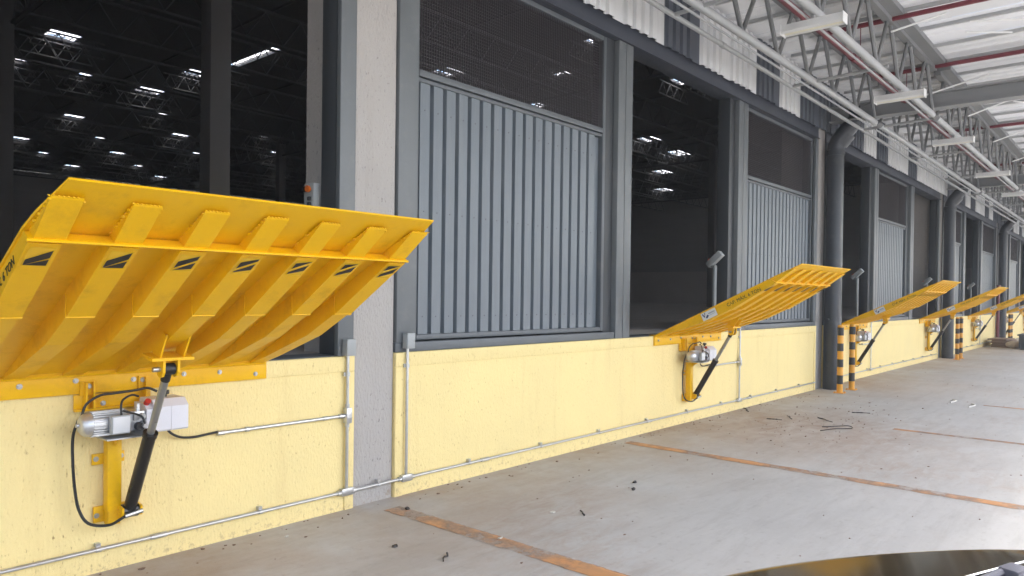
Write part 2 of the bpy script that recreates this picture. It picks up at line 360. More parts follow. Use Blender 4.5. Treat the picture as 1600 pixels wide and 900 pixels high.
# ------------------------------------------------------------------ ground and floor lines
bm = bmesh.new()
def grid_sheet(bm, xs, ys, z):
    V = [[bm.verts.new((x, y, z)) for y in ys] for x in xs]
    for i in range(len(xs)-1):
        for j in range(len(ys)-1): bm.faces.new((V[i][j], V[i+1][j], V[i+1][j+1], V[i][j+1]))
grid_sheet(bm, (-150,-60,-8,12,40,80,150), (-150,-60,-12,-5,.4), 0.0)
obj('ground', mesh('ground', bm, APRON, False), kind='structure', label='smooth grey concrete loading apron with brown dust along the wall')
for k, (x, w, y0, y1) in enumerate(((3.715,.155,-.24,-4.6),(7.29,.15,-.16,-4.9),(10.56,.12,-2.2,-4.9),(14.05,.10,-2.7,-4.9))):
    bm = bmesh.new(); n = 26; ly = bm.verts.layers.float.new('edge'); rows = []
    for i in range(n+1):
        y = y0 + (y1-y0)*i/n; row = []
        for q, e in ((-.62,0.),(-.36,.45),(.36,.45),(.62,0.)):
            v = bm.verts.new((x+q*w+random.uniform(-.003,.003), y, .004)); v[ly] = e; row.append(v)
        rows.append(row)
    for a, b in zip(rows, rows[1:]):
        for k2 in range(3): bm.faces.new((a[k2], a[k2+1], b[k2+1], b[k2]))
    obj('floor_line', mesh('floor_line', bm, LINE, False), kind='structure')

# ------------------------------------------------------------------ warehouse
PX = [-6.85, 3.72, 14.29, 24.86, 35.43, 46.0, 56.57]
HW = .205
wh = thing('warehouse', 'long warehouse with pale yellow dock wall, grey steel bays and striped cladding', 'warehouse')
W0, W1 = PX[0], PX[-1]
# pillars
bm = bmesh.new(); prism(bm, [(-HW+.006,.02),(HW-.006,.02),(HW,.026),(HW,.70),(-HW,.70),(-HW,.026)], 'z', 0, 5.72)
pm = mesh('pillar', bm, PILLAR)
for x in PX: obj('pillar', pm, wh, (x, 0, 0))
# dock wall and raised border per bay
for a, b in zip(PX, PX[1:]):
    L = b-a-2*HW
    part('dock_wall', lambda bm: box(bm, (a+HW+.002, 0, 0), (b-HW-.002, .3, 1.19)), YWALL, wh)
    def border(bm):
        x0, x1 = a+HW+.004, b-HW-.004
        for (p, q) in (((x0, -.012, 1.085), (x1, .1, 1.204)), ((x0, -.012, .0), (x0+.085, .1, 1.083)), ((x1-.085, -.012, .0), (x1, .1, 1.083))):
            box(bm, p, q, .004)
    part('wall_border', border, YWALL, wh)
# sill steel above the wall, columns, jambs, lintels
SILL0 = 1.206
def cchan(bm, x0, x1, y0, y1, z0, z1):
    m_ = (x0+x1)/2
    for (p, q) in ((x0, m_-.004), (m_+.004, x1)): box(bm, (p, y0, z0), (q, y1, z1), .006)
    box(bm, (m_-.004, y0+.012, z0), (m_+.004, y1-.012, z1))
OPEN, PANEL = 'O', 'P'
BAYS = ['OPO','POP','OPO','POP','OPO','POP']
openings = []
colm = None
for bi, (a, b) in enumerate(zip(PX, PX[1:])):
    for sg, kind in zip(((a+HW+.01, a+3.51), (a+3.84, a+6.83), (a+7.18, b-HW-.01)), BAYS[bi]):
        if kind == 'P': part('sill_channel', lambda bm: box(bm, (sg[0], .004, SILL0), (sg[1], .30, 1.286), .006), STEEL, wh)
        else: part('sill_edge', lambda bm: box(bm, (sg[0], .004, SILL0), (sg[1], .30, 1.212), .002), STEEL, wh)
    for (c0, c1) in ((a+3.52, a+3.83), (a+6.84, a+7.18)):
        part('steel_column', lambda bm: cchan(bm, c0, c1, -.006, .24, SILL0, 4.70), STEEL_L, wh)
    part('door_jamb', lambda bm: box(bm, (a+HW+.012, -.006, 1.288 if BAYS[bi][0]=='P' else SILL0), (a+.425, .15, 4.70), .006), STEEL_L, wh)
    part('door_jamb', lambda bm: box(bm, (b-.365, -.006, 1.288 if BAYS[bi][2]=='P' else SILL0), (b-HW-.012, .045, 4.70), .006), STEEL_L, wh)
    for (c0, c1) in ((b-.360, b-HW-.010), (a+3.345, a+3.517), (a+6.655, a+6.837)): part('jamb_channel', lambda bm: box(bm, (c0, .06, 1.21), (c1, .25, 4.70), .004), DARKJ, wh)  # channels coloured dark to hold the recess shade
    part('lintel', lambda bm: (box(bm, (a+HW+.012, .0, 4.702), (b-HW-.012, .26, 4.95), .006), box(bm, (a+HW+.012, -.03, 4.702), (b-HW-.012, -.002, 4.716))), LINTEL, wh)
    for k, (o0, o1) in enumerate(((a+.427, a+3.343), (a+3.832, a+6.653), (a+7.182, b-.367))):
        openings.append((o0, o1, BAYS[bi][k], bi))
# corrugated sheet profile
def corr_profile(x0, x1, pitch, crest, slope, depth, y):
    pts = []; x = x0 + .02
    pts.append((x0, y))
    while x + pitch <= x1 + 1e-6:
        pts += [(x, y), (x+slope, y-depth), (x+slope+crest, y-depth), (x+2*slope+crest, y)]
        x += pitch
    pts.append((x1, y)); 
    out = [pts[0]]
    for p in pts[1:]:
        if (Vector(p)-Vector(out[-1])).length > 1e-5: out.append(p)
    return out
def corr_sheet(bm, prof, z0, z1, th=.003):
    A = []
    for (x, y) in prof: A.append((bm.verts.new((x,y,z0)), bm.verts.new((x,y,z1)), bm.verts.new((x,y+th,z0)), bm.verts.new((x,y+th,z1))))
    for p, q in zip(A, A[1:]):
        bm.faces.new((p[0],q[0],q[1],p[1])); bm.faces.new((p[2],p[3],q[3],q[2])); bm.faces.new((p[0],p[2],q[2],q[0])); bm.faces.new((p[1],q[1],q[3],p[3]))
    bm.faces.new((A[0][0],A[0][1],A[0][3],A[0][2])); bm.faces.new((A[-1][0],A[-1][2],A[-1][3],A[-1][1]))
panel_cache = {}
def infill(o0, o1, first):
    w = round(o1-o0-.012, 3)
    if w not in panel_cache:
        def frame(bm):
            y0, y1 = .05, .12
            box(bm, (0, y0, 1.30), (.05, y1, 4.69), .004); box(bm, (w-.05, y0, 1.30), (w, y1, 4.69), .004)
            box(bm, (.052, y0, 1.30), (w-.052, y1, 1.345), .004); box(bm, (.052, y0, 4.64), (w-.052, y1, 4.69), .004)
            box(bm, (.052, y0, 3.58), (w-.052, y1, 3.635), .004); box(bm, (.052, y0+.012, 3.535), (w-.052, y1-.01, 3.568), .003)
        bm = bmesh.new(); frame(bm); fm = mesh('infill_panel', bm, STEEL)
        bm = bmesh.new(); corr_sheet(bm, corr_profile(.054, w-.054, .158, .108, .010, .038, .110), 1.347, 3.533); sm = mesh('corrugated_sheet', bm, SHEET)
        bm = bmesh.new(); p = .030; t = .0026
        x = .06
        while x < w-.05: box(bm, (x-t, .074, 3.636), (x+t, .079, 4.639)); x += p
        z = 3.65
        while z < 4.63: box(bm, (.052, .0795, z-t), (w-.052, .0845, z+t)); z += p
        wm = mesh('wire_mesh', bm, WIRE, False)
        bm = bmesh.new(); x = .054+.02+.008+.054
        while x < w-.1:
            for z in (2.42, 1.5, 3.3):
                bmesh.ops.create_cone(bm, cap_ends=True, segments=6, radius1=.006, radius2=.005, depth=.006, matrix=Matrix.Translation((x, .072, z)) @ Matrix.Rotation(pi/2, 4, 'X'))
            x += .158
        cm = mesh('sheet_screws', bm, LINTEL)
        panel_cache[w] = (fm, sm, wm, cm)
    fm, sm, wm, cm = panel_cache[w]
    o = obj('infill_panel', fm, wh, (o0+.006, 0, 0))
    obj('corrugated_sheet', sm, o); obj('wire_mesh', wm, o, kind='stuff'); obj('sheet_screws', cm, o, kind='stuff')
for (o0, o1, t, bi) in openings:
    if t == 'P': infill(o0, o1, False)
# cladding sheets
MOD = .955; X0 = 8.22
pat = {i: 'D' for i in range(-17, 52)}
seq = "WDWWDWWD"
for i in range(-17, 0): pat[i] = 'W'
for i in (-16,-13,-12,-9,-6,-3): pat[i] = 'D'
for i, c in enumerate("DWWDWDDDDWDWWDWWWWDDDWDWWDWDDDDWDWWDWWWWDDWDWWDWDDDD"): pat[i] = c
bm = bmesh.new(); corr_sheet(bm, corr_profile(.0, MOD-.004, .19, .10, .022, .035, -.035), 4.885, 5.765); cw = mesh('cladding_sheet', bm, CLW)
cd = cw.copy(); cd.materials[0] = CLD
for i, c in pat.items():
    x = X0 + i*MOD
    if W0-1 < x < W1: obj('cladding_sheet', cw if c == 'W' else cd, wh, (x, random.uniform(-.003,.003), random.uniform(-.006,.006)))
part('upper_wall', lambda bm: box(bm, (W0, .262, 4.96), (W1, .32, 5.72)), LINTEL, wh)
# interior
IX0, IX1, IY1, IZ = -34., 62., 62., 11.
part('dock_floor', lambda bm: grid_sheet(bm, (IX0, 0, 20, 40, IX1), (.305, 6, 20, 40, IY1), 1.20), INFL, wh, False)
part('dock_edge', lambda bm: box(bm, (W0, .302, 1.0), (W1, .36, 1.196)), INCO, wh, False)
SKY = [(9.29,25.5,1.5,1.2),(8.9,30.2,1.4,1.1),(14.6,26.1,1.4,1.1),(14.0,39.1,1.4,1.1),(19.7,39.2,1.4,1.2),(14.45,30.5,1.6,1.1),(26.3,39.5,1.4,1.1),
       (15.05,22.3,.55,4.2),(13.9,48.1,1.4,1.2),(19.5,56.6,1.4,1.2),(19.6,48.3,1.4,1.2),(25.9,56.4,1.4,1.2),(21.2,17.5,1.5,1.1),(27.6,17.8,1.4,1.1),
       (22.0,10.5,1.0,1.1),(28.4,10.4,1.6,1.1),(42.4,18.3,2.6,1.2),(56.0,27.0,2.6,1.3),(37.6,17.6,2.0,1.2),(32.0,48.5,1.4,1.2),(8.6,39.0,1.4,1.1),
       (26.5,30.6,1.4,1.1),(33.0,39.6,1.4,1.2),(48.0,22.6,2.4,1.2),(46.7,10.5,1.4,1.1),(11.6,30.3,.7,.9),(11.2,44.0,.8,1.0),(17.0,44.0,.8,1.0),(23.0,44.0,.8,1.0),(16.8,34.8,.7,.9),(23.0,35.0,.8,.9),(10.6,52.5,.9,1.0),(16.4,52.4,.9,1.0),(22.6,52.4,.9,1.0),(29.5,56.4,.9,1.0),(29.4,44.0,.8,1.0),(24.4,14.0,.7,.9)]
SKY = [(a, b, w*.68, d*.85) for a, b, w, d in SKY]
def in_sky(x, y): return any(abs(x-a) < w/2 and abs(y-b) < d/2 for a, b, w, d in SKY)
def deck(bm):
    xs = sorted({IX0, IX1, *[a-w/2 for a, b, w, d in SKY], *[a+w/2 for a, b, w, d in SKY]})
    ys = sorted({.3, IY1, *[b-d/2 for a, b, w, d in SKY], *[b+d/2 for a, b, w, d in SKY]})
    vv = {}
    def V(i, j):
        if (i, j) not in vv: vv[i, j] = bm.verts.new((xs[i], ys[j], IZ))
        return vv[i, j]
    for i in range(len(xs)-1):
        for j in range(len(ys)-1):
            if not in_sky((xs[i]+xs[i+1])/2, (ys[j]+ys[j+1])/2): bm.faces.new((V(i,j), V(i+1,j), V(i+1,j+1), V(i,j+1)))
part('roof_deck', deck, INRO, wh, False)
for (a, b, w, d) in SKY:
    def curb(bm):
        for (p, q) in (((a-w/2-.04, b-d/2-.04), (a-w/2, b+d/2+.04)), ((a+w/2, b-d/2-.04), (a+w/2+.04, b+d/2+.04)), ((a-w/2, b-d/2-.04), (a+w/2, b-d/2)), ((a-w/2, b+d/2), (a+w/2, b+d/2+.04))):
            box(bm, (*p, IZ+.004), (*q, IZ+.10))
    s = part('skylight', curb, INST, wh, False)
    def grid(bm):
        for k in range(1, 2): box(bm, (a-w/2, b-d/2+d*k/2-.012, IZ-.03), (a+w/2, b-d/2+d*k/2+.012, IZ-.003))
        for k in range(1, 4): box(bm, (a-w/2+w*k/4-.012, b-d/2, IZ-.07), (a-w/2+w*k/4+.012, b+d/2, IZ-.035))
        for yy in (b-d/2-.1, b+d/2+.1):
            x0, x1 = a-w/2-.7, a+w/2+.7; n = max(3, int((x1-x0)/.55)); z0, z1 = IZ-.7, IZ-.1
            box(bm, (x0, yy-.03, z0), (x1, yy+.03, z0+.05)); box(bm, (x0, yy-.03, z1-.05), (x1, yy+.03, z1))
            for k in range(n):
                p = (x1-x0)/n; q = x0+k*p
                tube(bm, [(q,yy,z0+.04),(q+p/2,yy,z1-.03)], .022, 4, False); tube(bm, [(q+p/2,yy,z1-.03),(q+p,yy,z0+.04)], .022, 4, False)
    part('skylight_joist', grid, INSK, s, False)
    def pane(bm):
        n = 6
        for i in range(n):
            x0 = a-w/2 + w*i/n; x1 = a-w/2 + w*(i+1)/n
            z0 = IZ+.02+.16*sin(pi*i/n); z1 = IZ+.02+.16*sin(pi*(i+1)/n)
            bm.faces.new([bm.verts.new(p) for p in ((x0,b-d/2,z0),(x1,b-d/2,z1),(x1,b+d/2,z1),(x0,b+d/2,z0))])
    part('skylight_pane', pane, SKYL, s, False)
# high front wall above the canopy, back wall, end walls
part('front_wall', lambda bm: (box(bm, (IX0, .325, 5.72), (IX1, .40, IZ-.004)), box(bm, (IX0, .0, 0), (W0-HW-.004, .40, 5.716)), box(bm, (W1+HW+.004, 0, 0), (IX1, .40, 5.716))), LINTEL, wh, False)
part('back_wall', lambda bm: box(bm, (IX0, IY1+.004, 0), (IX1, IY1+.2, IZ)), INSI, wh, False)
part('end_wall', lambda bm: box(bm, (IX0-.2, .3, 0), (IX0-.004, IY1, IZ)), INSI, wh, False)
part('masonry_base', lambda bm: box(bm, (IX1-.25, .41, 1.2), (IX1-.004, IY1, 4.15)), INWA, wh, False)
part('end_wall', lambda bm: box(bm, (IX1, .3, 0), (IX1+.2, IY1, IZ)), INSI, wh, False)
bm = bmesh.new(); box(bm, (IX1-.06, .5, 0), (IX1-.006, IY1, .38)); gm = mesh('siding_board', bm, INSI, False)
for k in range(15): obj('siding_board', gm, wh, (0, 0, 4.2+k*.45))
bm = bmesh.new(); box(bm, (-.2,-.2,1.2), (.2,.2,IZ-.9), .02); icm = mesh('interior_column', bm, INCO)
for p in ((6.62,8.5),(6.25,20.5),(38.0,13.7),(52.0,16.5),(22.5,20.5),(22.5,32.5),(6.3,32.5),(38.0,32.5),(-9.6,8.5),(-9.6,20.5)):
    c = obj('interior_column', icm, wh, (*p, 0))
def itruss(bm, x0, x1, y, z0, z1, pitch, r=.035):
    box(bm, (x0, y-.045, z0), (x1, y+.045, z0+.07)); box(bm, (x0, y-.05, z1), (x1, y+.05, z1+.08))
    n = int((x1-x0)/pitch)
    for i in range(n):
        xa = x0 + i*pitch
        tube(bm, [(xa, y, z0+.07), (xa+pitch/2, y, z1)], r*.6, 4, False); tube(bm, [(xa+pitch/2, y, z1), (xa+pitch, y, z0+.07)], r*.6, 4, False)
for y in (4.1, 8.5, 13, 17.2, 20.5, 25.6, 30, 34.5, 39, 43.5, 48, 52.5, 56.5):
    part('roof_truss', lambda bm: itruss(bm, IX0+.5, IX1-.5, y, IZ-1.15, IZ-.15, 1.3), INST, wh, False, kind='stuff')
def ytruss(bm, x):
    z0, z1 = IZ-1.6, IZ-.32
    box(bm, (x-.05, .6, z0), (x+.05, IY1-.1, z0+.08)); 
    for i in range(46):
        y = .8+i*1.3
        tube(bm, [(x, y, z0+.08), (x, y+.65, z1)], .024, 4, False); tube(bm, [(x, y+.65, z1), (x, y+1.3, z0+.08)], .024, 4, False)
for x in (-9.6, 6.4, 22.5, 38.0, 52.0): part('roof_girder', lambda bm: ytruss(bm, x), INST, wh, False, kind='stuff')
def iny(bm):
    x = IX0+1
    while x < IX1: box(bm, (x-.03, .5, IZ-.064), (x+.03, IY1-.1, IZ-.004)) if not any(abs(x-a) < w/2+.06 for a,b,w,d in SKY) else None; x += 1.7
part('roof_purlins', iny, INST, wh, False, kind='stuff')

# ------------------------------------------------------------------ canopy
CZ = 5.80; YE = -7.9
cn = thing('canopy', 'pale sheeted loading canopy on zigzag trusses over the apron', 'canopy')
CX0, CX1 = -9.0, 66.0
SW = 1.06
def rsheet(bm, y0, y1, th=.0):
    prof = corr_profile(0, SW-.006, .26, .05, .025, .03, CZ+.034)
    A = [(bm.verts.new((x, y0, y)), bm.verts.new((x, y1, y))) for x, y in prof]
    for p, q in zip(A, A[1:]): bm.faces.new((p[0], q[0], q[1], p[1]))
bm = bmesh.new(); rsheet(bm, -2.0, YE); rm = mesh('roof_sheet', bm, ROOFS, False)
bm = bmesh.new(); rsheet(bm, -.6, -2.0); rm1 = mesh('roof_sheet', bm, ROOFO, False)
rmt = rm.copy(); rmt.materials[0] = ROOFT2
bm = bmesh.new(); rsheet(bm, .25, -.60); rm2 = mesh('roof_strip', bm, ROOFS, False)
x = CX0; k = 0
while x < CX1:
    obj('roof_sheet', rmt if k % 6 == 2 else rm, cn, (x, 0, 0)); obj('roof_sheet', rm1, cn, (x, 0, 0)); obj('roof_strip', rm2, cn, (x, 0, 0)); x += SW; k += 1
bm = bmesh.new(); box(bm, (-.022, YE, CZ-.055), (.022, -.13, CZ-.004), .004); pum = mesh('purlin', bm, CANP)
x = 12.27-.94*22
while x < CX1:
    obj('purlin', pum, cn, (x, 0, 0)); x += .94
def ibeam(bm):
    y0, y1 = YE, -.13
    box(bm, (-.12, y0, 5.28), (.12, y1, 5.30)); box(bm, (-.12, y0, 5.02), (.12, y1, 5.04)); box(bm, (-.012, y0, 5.041), (.012, y1, 5.279))
bm = bmesh.new(); ibeam(bm); ibm = mesh('rafter_beam', bm, BEAMG)
for p in PX: obj('rafter_beam', ibm, cn, (p+.05, 0, 0))
# longitudinal trusses; each one spans between two rafter beams
web = bar_mesh('web_bar', .029, CANG)
def chord_mesh(L):
    bm = bmesh.new(); tube(bm, [(0,0,4.90),(L,0,4.90)], .05, 12); tube(bm, [(0,.075,4.84),(L,.075,4.84)], .016, 6)
    return mesh('truss', bm, CANW)
def top_mesh(L):
    bm = bmesh.new(); box(bm, (0,-.05,5.64), (L,.05,5.705)); return mesh('top_chord', bm, CANG)
spans = list(zip(PX, PX[1:])) 
for (a, b) in spans:
    L = b-a-.30; tm = chord_mesh(L); tp = top_mesh(L)
    for y, ph in ((-.946, .0), (-1.86, .3), (-5.3, .1)):
        t = obj('truss', tm, cn, (a+.20, y, 0)); obj('top_chord', tp, t)
        n = int(L/1.12); p = L/n; near = a < 30 and y > -3
        if near:
            for i in range(n):
                place_bar('web_bar', web, (i*p+.02, 0, 4.94), (i*p+p*.42, 0, 5.64), t); place_bar('web_bar', web, (i*p+p*.58, 0, 5.64), (i*p+p-.02, 0, 4.94), t)
        else:
            bm = bmesh.new()
            for i in range(n):
                tube(bm, [(i*p+.02,0,4.94),(i*p+p*.42,0,5.64)], .029, 5, False); tube(bm, [(i*p+p*.58,0,5.64),(i*p+p-.02,0,4.94)], .029, 5, False)
            obj('web_bars', mesh('web_bars', bm, CANG), t, kind='stuff')
    part('shade_line_strip', lambda bm: box(bm, (a+.2, -2.06, 5.708), (b-.1, -1.80, 5.79)), CANG, cn)  # dark flat strip added to draw the shade line above the second truss
    # tie rail nearest the wall, in lengths
    part('tie_rail', lambda bm: (tube(bm, [(a+.1,-.617,4.885),(b+.09,-.617,4.885)], .03, 8), tube(bm, [(a+4.9,-.617,4.885),(a+5.0,-.617,4.885)], .038, 8), tube(bm, [(a+7.4,-.617,4.885),(a+7.42,-.617,4.97)], .008, 5)), CANW, cn)
bk = bar_mesh('bottom_brace', .024, CANW)
x = 7.39-3.6*4
while x < 55:
    place_bar('bottom_brace', bk, (x, -.62, 4.885), (x, -1.95, 4.93), cn); x += 3.6
wr = bar_mesh('sag_rod', .014, LAMPW)
for (a, b) in (((14.03,-1.71,5.2),(14.42,-2.63,5.5)),((11.3,-1.9,5.5),(11.7,-2.5,5.74)),((12.6,-2.6,5.70),(13.15,-3.1,5.74)),((16.5,-2.0,5.3),(17.2,-2.7,5.7)),((19.5,-2.0,5.3),(20.3,-2.7,5.7)),((22.5,-2.0,5.3),(23.5,-2.7,5.7)),((12.27,-2.7,5.74),(13.2,-4.2,5.74)),((17.6,-2.6,5.72),(18.8,-3.4,5.74))):
    place_bar('sag_rod', wr, a, b, cn)
part('edge_gutter', lambda bm: box(bm, (CX0, YE-.2, 5.55), (CX1, YE-.004, 5.85)), CANG, cn)
bm = bmesh.new(); tube(bm, [(0,-7.7,0),(0,-7.7,5.0)], .14, 14); box(bm, (-.2,-7.9,0), (.2,-7.5,.02)); cp = mesh('canopy_post', bm, PIPED)
for p in (PX[0], PX[2], PX[3], PX[4], PX[5]): obj('canopy_post', cp, cn, (p+.05, 0, 0))
# strip lights
def make_light(label):
    t = thing('strip_light', label, 'strip light', group='strip lights hung across the canopy truss')
    def housing(bm):
        prism(bm, [(-.075,-.03),(-.055,.05),(.055,.05),(.075,-.03),(.06,-.055),(.05,-.02),(-.05,-.02),(-.06,-.055)], 'y', -.33, .33)
    part('housing', housing, LAMPW, t, False)
    for s in (-1, 1): part('end_cap', lambda bm: box(bm, (-.08, s*.335-.006, -.06), (.08, s*.335+.006, .055), .003), LAMPW, t)
    for s in (-1, 1): part('tube', lambda bm: tube(bm, [(s*.025,-.31,-.034),(s*.025,.31,-.034)], .013, 8), TUBEM, t)
    part('hanger', lambda bm: box(bm, (-.02,-.02,.051), (.02,.02,.10)), GALV, t)
    return t
LX = [8.27, 12.0, 15.95, 20.6, 24.75, 29.0, 33.2, 37.4]
lab = ['nearest strip light, the large one crossing the red pipe', 'second strip light, just in front of the deep grey beam', 'third strip light, just past the deep grey beam', 'fourth strip light counting away from the large nearest one', 'fifth strip light counting away from the large nearest one', 'sixth strip light counting away from the large nearest one', 'seventh strip light counting away from the large nearest one', 'smallest and farthest strip light down the canopy']
L0 = make_light(lab[0]); L0.location = (LX[0], -1.86, 4.74)
for x, l in list(zip(LX, lab))[1:]: copy_tree(L0, (x, -1.86, 4.74), l)

# red sprinkler pipe
sp = thing('sprinkler_pipe', 'red sprinkler main along the canopy with branch pipes crossing the roof', 'fire pipe')
part('main_pipe', lambda bm: tube(bm, [(-8,-1.4,5.20),(13.9,-1.4,5.24),(52,-1.4,5.24)], .045, 10), SPRINK, sp)
for x in (11.33, 14.08, 19.7, 25.3):
    part('branch_pipe', lambda bm: tube(bm, [(x,-.9,5.69),(x,-1.46,5.69),(x,-7.7,5.69)], .036, 8), SPRINK, sp)
    part('pipe_clamp', lambda bm: (tube(bm, [(x-.08,-1.4,5.235),(x+.08,-1.4,5.235)], .058, 10), box(bm, (x+.3,-1.405,5.28), (x+.31,-1.395,5.8))), SPRINK, sp)

# downpipes
def make_downpipe(label):
    t = thing('downpipe', label, 'downpipe', group='dark round downpipes in front of the pillars')
    part('pipe', lambda bm: tube(bm, [(0,0,0),(0,0,4.50)], .155, 28), PIPED, t)
    part('collar', lambda bm: tube(bm, [(0,0,4.42),(0,0,4.52)], .168, 28), PIPED, t)
    part('elbow', lambda bm: tube(bm, [(0,0,4.521),(0,-.01,4.60),(0,-.06,4.72),(0,-.20,4.88),(0,-.32,5.02),(0,-.36,5.10),(0,-.36,5.29)], .15, 24), PIPED, t)
    part('seam_rib', lambda bm: tube(bm, [(.03,-.06,4.66),(.03,-.21,4.84)], .158, 24), PIPED, t)
    for z in (1.33,): part('clamp', lambda bm: (tube(bm, [(0,0,z-.02),(0,0,z+.02)], .162, 24), box(bm, (-.26,.0,z-.015), (-.1,.03,z+.015))), PIPED, t)
    return t
DP = make_downpipe('downpipe by the nearest pair of striped bollards, behind a dock leveler tip'); DP.location = (PX[2]+.15, -.19, 0)
for p, l in ((PX[3], 'second downpipe, just past the fourth dock leveler'), (PX[4], 'third downpipe, beside the red upright fire pipe'), (PX[5], 'farthest downpipe at the end of the dock wall')):
    copy_tree(DP, (p+.15, -.19, 0), l)

# ------------------------------------------------------------------ dock leveler
HWD = .932
RX = [-.866+.2887*i for i in range(7)]; RW = .058
def make_leveler(label):
    t = thing('dock_leveler', label, 'dock leveler', group='yellow dock levelers raised along the wall')
    sl = .485
    top = lambda y: 1.206 + sl*(-y)
    part('deck', lambda bm: prism(bm, [(-.015, top(-.015)), (-1.47, top(-1.47)), (-1.475, top(-1.47)-.012), (-.015, top(-.015)-.013)], 'x', -HWD, HWD), YPAINT, t, False)
    # lip
    def lip(bm):
        y0, z0 = -1.477, top(-1.477)+.001; y1, z1 = -1.822, 2.092; q = HWD-.055
        ym = -1.60; zm = z0+(z1-z0)*(ym-y0)/(y1-y0)
        vt = [(-HWD,y0,z0),(-HWD+.012,ym,zm),(-q,y1,z1),(q,y1,z1),(HWD-.012,ym,zm),(HWD,y0,z0)]
        A = [bm.verts.new(v) for v in vt]; B = [bm.verts.new((v[0], v[1]+(.006 if i not in (2,3) else .004), v[2]-(.016 if i not in (2,3) else .008))) for i, v in enumerate(vt)]
        bm.faces.new(A); bm.faces.new(list(reversed(B)))
        for i in range(6): bm.faces.new((A[i], B[i], B[(i+1)%6], A[(i+1)%6]))
    lp = part('lip', lip, YPAINT, t, False)
    for i, x in enumerate(RX):
        w = RW*.95
        xo = x*.985
        def lr(bm):
            b0 = Vector((-1.545, 1.882)); 
            prism(bm, [(-1.483, top(-1.477)-.006), (-1.545, 1.884), (-1.735, 2.022), (-1.742, 2.032)], 'x', xo-w, xo+w)
        part('lip_rib', lr, YPAINT, lp, False)
    def welds(bm):
        rnd = random.Random(3)
        for i, x in enumerate(RX):
            xo = x*.985
            for s in (-1, 1):
                for k in range(9):
                    f = (k+.5)/9; y = -1.50-.235*f; z = 1.918+.105*f+ (.003)
                    blob(bm, (xo+s*RW*.97, y, z), rnd.uniform(.003,.0085), (1,1.8,1), 0, .35, rnd)
            for k in range(7): blob(bm, (x-.05+k*.016, -1.744, 2.031), .0038, (1.2,1,1), 0, .25, rnd)
        for k in range(60): blob(bm, (-HWD+.02+k*.0305, -1.53, 1.95), rnd.uniform(.003,.007), (2.4,1,1), 0, .3, rnd)
    part('weld_bead', welds, YPAINT, lp, False, kind='stuff')
    part('cross_bar', lambda bm: (prism(bm, [(-1.50, top(-1.5)-.02), (-1.552, 1.884), (-1.550, 1.874), (-1.530, 1.872), (-1.484, top(-1.484)-.02)], 'x', -HWD+.004, HWD-.004), tube(bm, [(-HWD, -1.551, 1.878), (HWD, -1.551, 1.878)], .007, 6)), YPAINT, t)
    # ribs
    B = [(-1.535, 1.868), (-1.033, 1.570), (-.73, 1.424), (-.25, 1.262), (-.03, 1.196)]
    for i, x in enumerate(RX):
        wl_ = RW
        def rb(bm):
            tp = lambda y: top(y)-.014
            prism(bm, [(-1.48, tp(-1.48)), B[0], (-1.033, 1.566), (-1.033, tp(-1.033))], 'x', x-wl_, x+wl_)
            q = wl_-.005
            prism(bm, [(-1.031, tp(-1.031)), (-1.031, 1.574), B[2], B[3], B[4], (-.03, tp(-.03))], 'x', x-q, x+q)
        r = part('rib', rb, YPAINT, t, False)
        part('splice_flange', lambda bm: prism(bm, [(-1.040, 1.5665), (-1.027, 1.5595), (-1.024, 1.60), (-1.024, top(-1.03)-.03), (-1.030, top(-1.03)-.03), (-1.032, 1.60)], 'x', x-wl_-.004, x+wl_+.002), YPAINT, r, False)
        d = Vector((0, B[1][0]-B[0][0], B[1][1]-B[0][1])).normalized(); nrm = Vector((0, d.z, -d.y)); 
        if nrm.z > 0: nrm = -nrm
        o0 = Vector((x, B[0][0], B[0][1]))
        def quad(bm, pts, h):
            vs_ = [bm.verts.new(o0 + Vector((u, 0, 0)) + d*v + nrm*h) for u, v in pts]; bm.faces.new(vs_)
        s = part('warning_sticker', lambda bm: quad(bm, [(-.046,.022),(.046,.022),(.046,.158),(-.046,.158)], .0025), STICKY, r, False)
        def stripes(bm):
            ph = [.0, .012, .026, .038, .05, .058, .064][i]
            for c in (.085-ph*1.25, .150-ph*.9):
                poly = [(-.040, c+.026), (.040, c-.044), (.040, c+.010), (-.040, c+.080)]
                poly = [(u, min(max(v, .028), .152)) for u, v in poly]
                if len({round(v, 4) for _, v in poly}) > 1: quad(bm, poly, .0045)
        stripes_o = bmesh.new(); stripes(stripes_o)
        if len(stripes_o.faces):
            me = mesh('sticker_stripes', stripes_o, PRINTB, False); obj('sticker_stripes', me, r)
        else: stripes_o.free()
    # hinge and mounting plate
    def mp(bm):
        box(bm, (-.945,-.034,1.086), (.945,-.014,1.212), .002)
    m_ = part('mounting_plate', mp, YPAINT, t)
    part('hinge', lambda bm: (tube(bm, [(-.93,-.028,1.200),(.93,-.028,1.200)], .016, 8), box(bm, (-.945,-.05,1.2125), (.945,.05,1.220))), YPAINT, t)
    bmh = bmesh.new(); bmesh.ops.create_cone(bmh, cap_ends=True, segments=6, radius1=.010, radius2=.010, depth=.011, matrix=Matrix.Rotation(pi/2,4,'X'))
    bmesh.ops.create_cone(bmh, cap_ends=True, segments=14, radius1=.0155, radius2=.0155, depth=.004, matrix=Matrix.Translation((0,.006,0))@Matrix.Rotation(pi/2,4,'X'))
    bolt = mesh('bolt', bmh, CHROME)
    for (x, z) in ((-.86,1.15),(-.55,1.155),(-.27,1.165),(.05,1.15),(.36,1.16),(.60,1.155),(.86,1.125)): obj('bolt', bolt, m_, (x,-.043,z))
